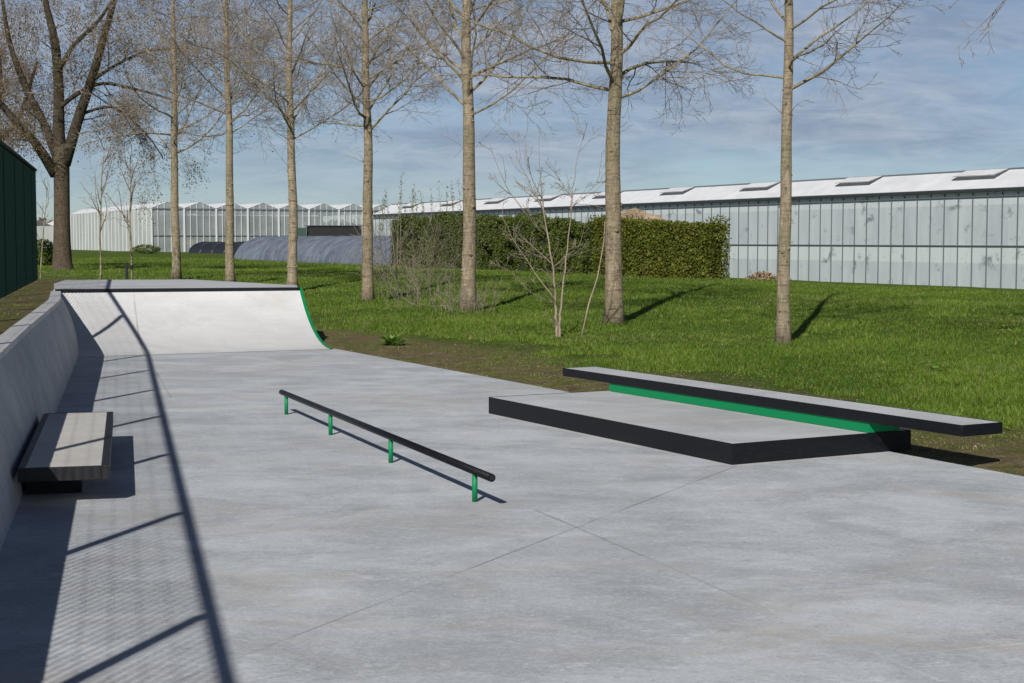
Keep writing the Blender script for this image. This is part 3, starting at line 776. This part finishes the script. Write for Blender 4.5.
# ------------------------------------------------------------------ hedges
HA = np.array([6.9, 48.0])
def hedge(name, s0, s1, depth, zt, label, mat, n, rough, seed, leaf):
    """from s0 to s1 metres along the hedge line, zt(s) top height above sea"""
    rng = np.random.default_rng(seed)
    d = E; nn = N_
    c = HA+d*(s0+s1)/2; z0 = tz(*c)
    t = thing(name, label, 'hedge', (c[0], c[1], z0))
    mb = MB(); ns_ = max(4, int((s1-s0)/.8))
    ins = .17
    for k in range(ns_):
        a, b = s0+ins+(s1-s0-2*ins)*k/ns_, s0+ins+(s1-s0-2*ins)*(k+1)/ns_
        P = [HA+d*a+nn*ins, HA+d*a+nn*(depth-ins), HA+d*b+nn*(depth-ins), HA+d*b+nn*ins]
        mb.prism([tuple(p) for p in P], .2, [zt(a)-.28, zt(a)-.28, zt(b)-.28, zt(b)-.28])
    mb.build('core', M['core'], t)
    # leaves: on front, ends and top, in a shell
    s = rng.uniform(s0, s1, n); w = rng.uniform(0, depth, n); f = rng.random(n)
    which = rng.random(n)
    L = s1-s0; af = L*2.2; at_ = L*depth*.8; ae = depth*2.2
    pf, pt, pe = af/(af+at_+2*ae), at_/(af+at_+2*ae), ae/(af+at_+2*ae)
    shell = rng.exponential(.09, n)
    front = which < pf; top = (which >= pf) & (which < pf+pt); e0 = (which >= pf+pt) & (which < pf+pt+pe); e1 = which >= pf+pt+pe
    ztop = np.array([zt(a) for a in s]); zb = terrain(HA[0]+d[0]*s, HA[1]+d[1]*s)
    z = zb+.02+(ztop-zb)*f
    clump = (vn(s*1.0, z*1.2+5, 1.3, 7)-.5)*rough+(vn(s, z, 3.5, 8)-.5)*rough*.5
    w = np.where(front, shell-clump, w); z = np.where(top, ztop-shell+(vn(s, w, 1.8, 9)-.5)*rough*1.3, z)
    s = np.where(e0, s0+shell-clump, np.where(e1, s1-shell+clump, s))
    P = np.stack([HA[0]+d[0]*s+nn[0]*w, HA[1]+d[1]*s+nn[1]*w, z], 1)
    soup('foliage', leaf_quads(rng, P, leaf), None, M[mat], t, rng.random(n), 4)
    return t
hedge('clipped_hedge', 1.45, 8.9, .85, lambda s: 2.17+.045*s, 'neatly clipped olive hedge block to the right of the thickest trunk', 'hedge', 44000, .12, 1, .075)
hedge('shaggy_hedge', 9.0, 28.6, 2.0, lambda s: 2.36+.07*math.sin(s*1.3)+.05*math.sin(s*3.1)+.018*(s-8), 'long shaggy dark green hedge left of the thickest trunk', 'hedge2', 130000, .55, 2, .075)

def heap(x, y, rx, ry, h, n, label, seed, name='wood_chip_heap'):
    rng = np.random.default_rng(seed); z0 = tz(x, y)-.05
    t = thing(name, label, 'heap', (x, y, z0+.05))
    mb = MB(); na, nr = 24, 7
    ring = []
    for j in range(nr+1):
        s = j/nr
        ring.append([(x+rx*(1-s)*math.cos(TAU*i/na)*(1+.12*math.sin(3*i+seed)), y+ry*(1-s)*math.sin(TAU*i/na), z0+h*(1-(1-s)**1.8)*(1+.12*math.sin(i*1.7+j+seed))) for i in range(na)])
    for j in range(nr):
        for i in range(na): mb.face([ring[j][i], ring[j][(i+1) % na], ring[j+1][(i+1) % na], ring[j+1][i]])
    mb.build('heap_body', M['chipbase'], t, smooth=True)
    a = rng.uniform(0, TAU, n); s = np.sqrt(rng.random(n)); P = np.stack([x+rx*s*np.cos(a), y+ry*s*np.sin(a), z0+h*(1-s**1.8)+rng.uniform(-.02, .07, n)], 1)
    soup('loose_chips', leaf_quads(rng, P, .11), None, M['straw'], t, rng.random(n), 4)
heap(5.3, 66.5, 3.7, 1.8, 2.95, 7000, 'pale brown heap of wood chips rising behind the hedge', 3)
heap(8.3, 51.0, .75, .6, .42, 1300, 'small low heap of pale chips at the right end of the clipped hedge', 4)

# ------------------------------------------------------------------ right glasshouse
GA = np.array([19.0, 57.0]); gd = np.array([-.431, .902]); gn = np.array([.902, .431])
def G(s, w, z): return (GA[0]+gd[0]*s+gn[0]*w, GA[1]+gd[1]*s+gn[1]*w, z)
S0, S1 = -14.0, 69.0; EZ, RZ = 3.70, 4.54
gh = thing('glasshouse', 'long whitewashed glasshouse with raised roof vents across the right background', 'glasshouse', G(20, 0, 0))
mb = MB(); mb.face([G(S0, 0, -.6), G(S0, 0, EZ), G(S1, 0, EZ), G(S1, 0, -.6)])
mb.face([G(S1, 0, -.6), G(S1, 0, EZ), G(S1, 3.2, EZ), G(S1, 3.2, -.6)]); mb.face([G(S0, 0, -.6), G(S0, 3.2, -.6), G(S0, 3.2, EZ), G(S0, 0, EZ)])
mb.face([G(S0, 3.2, -.6), G(S1, 3.2, -.6), G(S1, 3.2, EZ), G(S0, 3.2, EZ)])
mb.build('glass_wall', M['wwglass'], gh)
mb = MB()
s = S0
k = 0
while s < S1:
    p = G(s, -.02, 0); mb.box((p[0], p[1], (EZ-.6)/2-.05), (.035, .04, EZ+.5), math.atan2(gn[1], gn[0])); s += .80; k += 1
mb.build('glazing_bars', M['grey_metal'], gh)
mb = MB()
def hbar(mb, s0, s1, w, z, d, h):
    mb.prism([G(s0, w-d/2, 0)[:2], G(s0, w+d/2, 0)[:2], G(s1, w+d/2, 0)[:2], G(s1, w-d/2, 0)[:2]], z-h/2, z+h/2)
hbar(mb, S0, S1, -.03, 1.58, .05, .03); mb.build('sill_rail', M['grey_metal'], gh)
mb = MB(); hbar(mb, S0-.05, S1+.05, -.09, EZ-.005, .16, .09); mb.build('gutter', M['dark_metal'], gh)
mb = MB(); hbar(mb, S0, S1, -.03, EZ-.24, .05, .04); mb.build('eave_rail', M['grey_metal'], gh)
mb = MB()
W_R = 1.6
# roof slope with openings left for the vents
vents = [3.75+7.55*k for k in range(-1, 9)]
vw = 1.2; w0, w1 = .80, 1.56
def rz_(w): return EZ+.07+(RZ-EZ-.07)*w/W_R
def rq(s0, s1, wa, wb): mb.face([G(s0, wa, rz_(wa)), G(s1, wa, rz_(wa)), G(s1, wb, rz_(wb)), G(s0, wb, rz_(wb))])
cuts = [S0]+[c for v in vents for c in (v-vw, v+vw)]+[S1]
rq(S0, S1, 0, w0); rq(S0, S1, w1, W_R)
for i in range(0, len(cuts)-1, 2): rq(cuts[i], cuts[i+1], w0, w1)
mb.face([G(S0, W_R, RZ), G(S1, W_R, RZ), G(S1, 3.2, EZ+.07), G(S0, 3.2, EZ+.07)])
mb.face([G(S0, 0, EZ), G(S0, W_R, RZ), G(S0, 3.2, EZ)]); mb.face([G(S1, 0, EZ), G(S1, W_R, RZ), G(S1, 3.2, EZ)])
mb.build('roof', M['roof'], gh)
mb = MB(); hbar(mb, S0, S1, W_R, RZ+.02, .10, .06); mb.build('ridge_cap', M['grey_metal'], gh)
for v in vents:
    vt = MB(); up = .19
    a, b = v-vw+.02, v+vw-.02
    def V_(s, w, lift=0): return G(s, w, rz_(w)+lift)
    top = [V_(a, w0-.03, up), V_(b, w0-.03, up), V_(b, w1+.05, .05), V_(a, w1+.05, .05)]
    vt.face(top); vt.face([tuple(np.array(p)-[0, 0, .03]) for p in top][::-1])
    vo = vt.build('roof_vent', M['roof'], gh)
    # frame, struts and the dark opening curb below it
    st_ = MB()
    for i in range(5):
        s_a = a+(b-a)*i/5; s_b = a+(b-a)*(i+1)/5; mid = (s_a+s_b)/2
        st_.tube([V_(s_a, w0+.02, .02), V_(mid, w0-.01, up-.04)], .022, 4); st_.tube([V_(mid, w0-.01, up-.04), V_(s_b, w0+.02, .02)], .022, 4)
    st_.tube([V_(a, w0-.02, up-.03), V_(b, w0-.02, up-.03)], .03, 4); st_.tube([V_(a, w0+.0, .03), V_(b, w0, .03)], .03, 4)
    st_.tube([V_(a, w0-.02, up-.03), V_(a, w1, .02)], .03, 4); st_.tube([V_(b, w0-.02, up-.03), V_(b, w1, .02)], .03, 4)
    st_.build('vent_frame', M['grey_metal'], vo)
# added sheet: its pale tone stands in for the half-dark seen through the vents
mb = MB(); mb.face([G(S0+.1, .1, EZ-.05), G(S1-.1, .1, EZ-.05), G(S1-.1, 3.1, EZ-.05), G(S0+.1, 3.1, EZ-.05)]); mb.build('vent_gloom_sheet', M['cloth'], gh)

# ------------------------------------------------------------------ left glasshouse (gable ends face us)
LA = np.array([-33.0, 141.0]); ld = np.array([.896, .444]); lb = np.array([-.444, .896])
def L3(s, w, z): return (LA[0]+ld[0]*s+lb[0]*w, LA[1]+ld[1]*s+lb[1]*w, z)
NB, BW = 10, 3.02; GZ, PZ = 4.70, 5.28; BZ = .45
lg = thing('glasshouse', 'glass house with a row of small gables and thin white bars, left background', 'glasshouse', L3(0, 0, .7))
mb = MB()
for k in range(NB):
    s = k*BW; mb.face([L3(s, 0, BZ), L3(s+BW, 0, BZ), L3(s+BW, 0, GZ), L3(s+BW/2, 0, PZ), L3(s, 0, GZ)])
mb.build('gable_glass', M['glass'], lg)
DEP = 40
mb = MB(); mb.face([L3(0, 0, BZ), L3(0, 0, GZ), L3(0, DEP, GZ), L3(0, DEP, BZ)]); mb.build('side_glass', M['sideglass'], lg)
mb = MB(); mb.face([L3(0, DEP, BZ), L3(NB*BW, DEP, BZ), L3(NB*BW, DEP, GZ), L3(0, DEP, GZ)]); mb.build('rear_glass', M['sideglass'], lg)
mb = MB()
for k in range(NB):
    s = k*BW
    mb.face([L3(s, -.05, GZ+.02), L3(s, DEP, GZ+.02), L3(s+BW/2, DEP, PZ+.02), L3(s+BW/2, -.05, PZ+.02)])
    mb.face([L3(s+BW/2, -.05, PZ+.02), L3(s+BW/2, DEP, PZ+.02), L3(s+BW, DEP, GZ+.02), L3(s+BW, -.05, GZ+.02)])
mb.build('roof', M['roof'], lg)
rz = math.atan2(ld[1], ld[0])
for k in range(NB+1):
    mb = MB(); p = L3(k*BW, -.08, 0); mb.box((p[0], p[1], (GZ+BZ)/2), (.16, .12, GZ-BZ), rz)
    mb.build('gutter_post', M['white'], lg)
mb = MB()
for k in range(NB*5):
    if k % 5 == 0: continue
    s = k*BW/5; f = (s % BW)/BW; top = GZ+(PZ-GZ)*(1-abs(2*f-1))
    p = L3(s, -.05, 0); mb.box((p[0], p[1], (top+BZ)/2), (.06, .06, top-BZ), rz)
mb.build('glazing_bars', M['white'], lg)
mb = MB(); p = L3(NB*BW/2, -.07, GZ-.04); mb.box(p, (NB*BW, .08, .10), rz); p = L3(NB*BW/2, -.07, 2.2); mb.box(p, (NB*BW, .06, .05), rz)
mb.build('cross_rails', M['grey_metal'], lg)
mb = MB()
for k in range(24):
    p = L3(-.05, k*1.7, 0); mb.box((p[0], p[1], (GZ+BZ)/2), (.06, .07, GZ-BZ), rz)
mb.build('side_bars', M['white'], lg)
mb = MB(); p = L3(.0, DEP+.1, 2.6); mb.box(p, (.25, .25, 4.3), rz); mb.build('corner_post', M['white'], lg)
# inside
mb = MB(); mb.face([L3(.2, .2, .72), L3(NB*BW, .2, .72), L3(NB*BW, DEP-.2, .72), L3(.2, DEP-.2, .72)]); mb.build('floor_cloth', M['cloth'], lg)
for k in range(4):
    mb = MB(); p = L3(NB*BW/2, 4+k*8, 1.5+.0*k); mb.box(p, (NB*BW-.6, 1.4, .9), rz); mb.build('crop_row', M['crop'], lg)
mb = MB()
for k in range(NB):
    for j in range(4):
        mb = MB(); p = L3(k*BW+.1, 5+j*9, 0); mb.box((p[0], p[1], 2.6), (.1, .1, 4.1), rz); mb.build('inner_post', M['white'], lg)

# far small glasshouse and wood beyond the fence end
fg = thing('glasshouse', 'small white glasshouse far off, seen between the fence and the massive forked tree', 'glasshouse', (-62, 205, .7))
mb = MB(); mb.box((-62, 205, 2.0), (14, 10, 3.2), .45); mb.build('glass_wall', M['sideglass'], fg)
mb = MB()
for k in range(4):
    c = (-62+(-5.2+3.5*k)*math.cos(.45), 205+(-5.2+3.5*k)*math.sin(.45))
    hx, hy = 1.75*math.cos(.45), 1.75*math.sin(.45); bx, by = -5.1*math.sin(.45), 5.1*math.cos(.45)
    for sgn in (-1, 1):
        mb.face([(c[0]+sgn*hx-bx, c[1]+sgn*hy-by, 3.62), (c[0]+sgn*hx+bx, c[1]+sgn*hy+by, 3.62), (c[0]+bx, c[1]+by, 4.4), (c[0]-bx, c[1]-by, 4.4)])
mb.build('roof', M['roof'], fg)
rng = np.random.default_rng(50); n = 26000
th = rng.uniform(-.40, .32, n); D = 300+rng.uniform(-5, 5, n)
x = D*np.sin(th); top = 1.5+3.4*vn(x, D*0, .05, 4)+2.2*vn(x, D*0, .22, 5)
P = np.stack([x, D*np.cos(th), .3+top*rng.random(n)**.8], 1)
tag(soup('far_wood', leaf_quads(rng, P, 1.0), None, M['wood'], None, rng.random(n), 4), 'distant brown line of trees on the horizon', 'woodland', kind='stuff')
rng = np.random.default_rng(51)
def bush(x, y, rx, h, n, label, mat='hedge2', leaf=.22):
    z0 = tz(x, y); t = thing('bush', label, 'bush', (x, y, z0)); a = rng.normal(0, 1, (n, 3)); a /= np.linalg.norm(a, axis=1)[:, None]
    P = a*(1-.35*rng.random((n, 1))**2)*np.array([rx, rx, h/2])*(1+.3*(vn(a[:, 0]*3, a[:, 2]*3, 1.5, 3)-.5))[:, None]+np.array([x, y, z0+h*.48])
    soup('foliage', leaf_quads(rng, P, leaf), None, M[mat], t, rng.random(n), 4)
    mb = MB(); mb.tube([(x, y, z0-.05), (x, y, z0+h*.6)], [.08, .03], 6); mb.build('stem', M['bark2'], t)
bush(-54.2, 190, 1.2, 4.0, 2600, 'rusty green bush against the left corner of the gabled glass house')
bush(-23.2, 75.0, 1.3, 1.3, 2600, 'dark low bush between the end of the fence and the massive forked tree', leaf=.12)
bush(-30.4, 128, 1.1, .7, 900, 'low dark weeds at the foot of the whitewashed side of the gabled glass house', leaf=.14)

# ------------------------------------------------------------------ tunnels and black shelter
def tunnel(name, c, d, L, r, h, mat, label, hoops=18):
    """half-round film tunnel; c = centre of far end, runs L metres along d"""
    d = np.array(d)/np.linalg.norm(d); nn = np.array([d[1], -d[0]]); z0 = tz(*c)-.35
    t = thing(name, label, 'tunnel', (c[0], c[1], z0+.35))
    mb = MB(); na, nl = 20, hoops*4
    def P(i, j):
        a = math.pi*j/na; s = i/nl; sag = .035*abs(math.sin(math.pi*hoops*s))
        w = math.cos(a)*(r-sag); z = (math.sin(a)**.85)*(h-sag)
        q = c+d*L*s+nn*w; return (q[0], q[1], z0+z)
    for i in range(nl):
        for j in range(na): mb.face([P(i, j), P(i+1, j), P(i+1, j+1), P(i, j+1)])
    mb.face([P(0, j) for j in range(na+1)]); mb.face([P(nl, j) for j in range(na, -1, -1)])
    mb.build('film_cover', M[mat], t)
    mb = MB()
    for k in range(hoops+1):
        pts = []
        for j in range(na+1):
            a = math.pi*j/na; q = c+d*L*k/hoops+nn*math.cos(a)*(r+.01); pts.append((q[0], q[1], z0+(math.sin(a)**.85)*(h+.01)))
        mb.tube(pts, .03, 4, cap=False)
    mb.build('hoops', M[mat], t)
tunnel('film_tunnel', np.array([-18.4, 116.0]), (.444, -.896), 42, 2.6, 2.0, 'film', 'blue grey plastic covered growing tunnel left of the shaggy hedge')
tunnel('film_tunnel', np.array([-26.4, 133.0]), (.70, -.71), 9, 1.9, 1.3, 'darkfilm', 'low black covered tunnel at the left tip of the blue grey tunnel', hoops=5)
p = np.array([-14.8, 128.0])
sh = thing('black_shelter', 'flat black netted shelter just above the blue grey tunnel', 'shelter', (p[0], p[1], .6))
mb = MB(); mb.box((p[0], p[1], 1.75), (4.3, 3, 2.3), .2); mb.build('net_cover', M['net'], sh)
mb = MB(); mb.box((p[0], p[1], 2.96), (4.5, 3.2, .07), .2); mb.build('flat_roof', M['dark_metal'], sh)
mb = MB(); mb.box((p[0]-2.75, p[1]-.4, 1.75), (.9, 1.5, 2.1), .2); mb.build('side_cabinet', M['dullgreen'], sh)

# ------------------------------------------------------------------ grass
def grass():
    rng = np.random.default_rng(77)
    n = 1500000
    D = np.exp(rng.uniform(math.log(12), math.log(112), n)); th = rng.uniform(-R(23), R(23), n)
    x = D*np.sin(th); y = D*np.cos(th); u, v = uv_of(x, y); q = q_of(x, y)
    lawn = sm(u+1.8*(vn(x, y, .6, 11)-.5)+.8*(vn(x, y, 2.2, 12)-.5), 1.9, 2.9)
    strip = .12+.5*sm(vn(x, y, 1.3, 13)*.6+vn(x, y, 4, 23)*.4, .45, .65)
    dens = np.maximum(lawn, np.where(u > .03, strip, 0))
    leftb = (q < -.34-np.interp(y, LEAN_Y, LEAN_B)) & (y < 44); dens = np.where(leftb, .22*sm(vn(x, y, .7, 14), .35, .7)+.9*sm(y, 38, 44), dens)
    ok = (u > .03) | leftb | ((y > 34.2) & (u > -40))
    dens = np.where((y > 34.2) & (u <= 3.4), np.maximum(dens, .15+.85*sm(y, 37, 45)), dens)
    # keep off slab, ramp, deck, wall, hedge, greenhouse
    deck = (y < 33.9) & (q > -.75) & (u < .75) & (y > 23)
    ok &= ~deck & (u < 24) & ~((q > -.4) & (y < 34.0) & (u < .03))
    dens = dens*(1-.35*sm(vn(x, y, .35, 15), .5, .8))
    keep = ok & (rng.random(n) < dens)
    x, y, D, u = x[keep], y[keep], D[keep], u[keep]; n = len(x)
    z = terrain(x, y)-.01
    hn = vn(x, y, .9, 16); hn2 = .55*vn(x, y, 3.2, 17)+.45*vn(x, y, 8, 18)
    h = (.018+.045*hn*hn+.075*hn2*hn2)*rng.uniform(.5, 1.35, n)*(1+.3*sm(D, 30, 80)); h = np.where(lawn[keep] < .35, h*.32, h)
    h = h*(1+.35*np.exp(-((u-3.0)/.5)**2))
    for tr_ in row: h = h*(1+1.1*np.exp(-((x-tr_[0])**2+(y-tr_[1])**2)/.16))
    a = rng.uniform(0, TAU, n); w = (.0035+.00022*D)*rng.uniform(.7, 1.4, n)
    lean_a = rng.uniform(0, TAU, n); lean_r = h*rng.uniform(.1, .9, n)
    bx, by = np.cos(a)*w, np.sin(a)*w
    p0 = np.stack([x-bx, y-by, z], 1); p1 = np.stack([x+bx, y+by, z], 1)
    p2 = np.stack([x+np.cos(lean_a)*lean_r, y+np.sin(lean_a)*lean_r, z+h], 1)
    V = np.stack([p0, p1, p2], 1)
    rnd = np.clip(rng.random(n)*.5+.75*(hn2-.25)+.7*(vn(x, y, .6, 19)-.5), 0, 1); dead = rng.random(n) < .05; rnd = np.where(dead, .01, .06+rnd*.94)
    drys = rng.random(n) < np.where(lawn[keep] < .35, .30, .0)+.14*sm(vn(x, y, .45, 24), .62, .85); rnd = np.where(drys, .02, rnd)
    o = soup('grass', V, None, M['grass'], None, rnd, 3)
    tag(o, 'green lawn grass covering the low bank and verge', 'grass', kind='stuff'); print('blades', n)
grass()

def debris():
    rng = np.random.default_rng(5); n = 3500
    u = rng.uniform(.05, 3.3, n); v = rng.uniform(-6, 9, n)
    x = P0[0]+N_[0]*u+E[0]*v; y = P0[1]+N_[1]*u+E[1]*v
    P = np.stack([x, y, terrain(x, y)+.004], 1)
    q = leaf_quads(rng, P, .022); q[:, :, 2] = P[:, None, 2]+(q[:, :, 2]-P[:, None, 2])*.35+.006
    tag(soup('earth_debris', q, None, M['straw'], None, rng.random(n), 4), 'small stones and dead leaves scattered on the bare verge', 'debris', kind='stuff')
debris()
def weed(x, y, n, r, h, label, flower=False):
    rng = np.random.default_rng(int(abs(x*100))); z0 = tz(x, y)
    t = thing('weed', label, 'weed', (x, y, z0)); V = []
    for k in range(n):
        a = rng.uniform(0, TAU); e = rng.uniform(.2, 1.2); L = r*rng.uniform(.6, 1.2); w = L*.16
        d = np.array([math.cos(a)*math.cos(e), math.sin(a)*math.cos(e), math.sin(e)*h/r]); s = np.array([-math.sin(a), math.cos(a), 0])
        p = np.array([x, y, z0]); m1 = p+d*L*.55; tip = p+d*L*.95+np.array([math.cos(a), math.sin(a), -.4])*L*.15
        V.append([p, m1-s*w, tip, m1+s*w])
    soup('leaves', np.array(V), None, M['weed'], t, rng.random(n), 4)
    if flower:
        V = []
        for k in range(5):
            c = np.array([x+rng.normal(0, .09), y+rng.normal(0, .12), z0+rng.uniform(.1, .16)])
            V += [[c+np.array([math.cos(b)*.018, math.sin(b)*.018, .008*j]) for b in (0, 1.57, 3.14, 4.71)] for j in range(2)]
        soup('flowers', np.array(V), None, M['yellow'], t, None, 4)
weed(-2.05, 26.3, 60, .30, .24, 'leafy green dock plant on the bare verge near the foot of the ramp')
weed(2.85, 23.1, 16, .14, .07, 'small broad leaved weed in the lawn left of the rightmost trunk foot')
weed(5.35, 19.4, 22, .16, .08, 'broad leaved weed in the lawn behind the right end of the long ledge')
weed(8.0, 24.9, 14, .14, .09, 'weed with small yellow flowers at the right edge of the lawn', True)
weed(4.70, 14.45, 12, .07, .06, 'tiny weed on bare earth beneath the overhanging end of the long ledge')

# ------------------------------------------------------------------ light, sky, camera
w = bpy.data.worlds.new('World'); scene.world = w; w.use_nodes = True
nt = w.node_tree; nt.nodes.clear(); t = NT(nt)
sky = t.n('ShaderNodeTexSky', sky_type='NISHITA'); sky.sun_disc = False
sky.sun_elevation = SUN_EL; sky.sun_rotation = math.pi+SUN_AZ; sky.altitude = 0; sky.air_density = .8; sky.dust_density = .15; sky.ozone_density = 3.5
gen = t.n('ShaderNodeTexCoord').outputs['Generated']
sep = t.n('ShaderNodeSeparateXYZ'); t.link(gen, sep.inputs[0])
zz = t.math('ADD', t.math('MAXIMUM', sep.outputs[2], 0.0), .20)
cmb = t.n('ShaderNodeCombineXYZ'); t.link(t.math('DIVIDE', sep.outputs[0], zz), cmb.inputs[0]); t.link(t.math('DIVIDE', sep.outputs[1], zz), cmb.inputs[1])
cv = cmb.outputs[0]
n1 = t.noise(t.scale(cv, (.8, 1.0, 1), (0, 0, .15)), 1.3, 9, .62, .4)
n2 = t.noise(t.scale(cv, (.25, .4, 1)), 1.0, 4, .5, .3)
n3 = t.noise(t.scale(cv, (1.6, 2.0, 1)), 2.6, 9, .68, .5)
mask = t.ramp(t.math('ADD', t.math('MULTIPLY', n1, .65), t.math('MULTIPLY', n2, .45)), .40, .62)
mask = t.math('MULTIPLY', mask, t.ramp(sep.outputs[2], .0, .06))
cl = t.mix(t.ramp(n3, .38, .62), (3.9, 4.9, 6.6), (6.5, 7.3, 8.7))
skyb = t.mix(1.0, sky.outputs[0], (.92, .97, 1.02), 'MULTIPLY')
skyb = t.mix(t.ramp(sep.outputs[2], .35, .62), skyb, t.mix(1.0, skyb, (.18, .24, .36), 'MULTIPLY'))
mask = t.math('MULTIPLY', mask, t.ramp(sep.outputs[2], .60, .30))
skyc = t.mix(t.math('MULTIPLY', mask, .85), skyb, cl)
bright = t.math('MULTIPLY', t.ramp(t.noise(t.scale(cv, (.8, 1.4, 1), (0, 0, .3)), 1.1, 8, .6, .3), .57, .70), .50)
skyc = t.mix(t.math('MULTIPLY', bright, t.math('MULTIPLY', t.ramp(sep.outputs[2], .01, .05), t.ramp(sep.outputs[2], .7, .3))), skyc, (6.2, 6.3, 7.2))
bg = t.n('ShaderNodeBackground'); t.link(skyc, bg.inputs[0]); bg.inputs[1].default_value = .059
wo = t.n('ShaderNodeOutputWorld'); t.link(bg.outputs[0], wo.inputs[0])

ld_ = bpy.data.lights.new('sun', 'SUN'); ld_.energy = 4.3; ld_.angle = R(.53); ld_.color = (1, .965, .91)
lo = bpy.data.objects.new('sun', ld_); C.objects.link(lo)
dirv = Vector((math.sin(SUN_AZ)*math.cos(SUN_EL), math.cos(SUN_AZ)*math.cos(SUN_EL), -math.sin(SUN_EL)))
lo.rotation_euler = dirv.to_track_quat('-Z', 'Y').to_euler()

cd = bpy.data.cameras.new('camera'); cd.sensor_width = 36; cd.lens = 1537/1024*36; cd.clip_end = 9000; cd.clip_start = .05
co = bpy.data.objects.new('camera', cd); C.objects.link(co); co.location = (0, 0, 1.8); co.rotation_euler = (R(90-3.78), 0, 0)
scene.camera = co
vs = scene.view_settings; vs.view_transform = 'Standard'; vs.look = 'None'; vs.exposure = .14; vs.gamma = 1
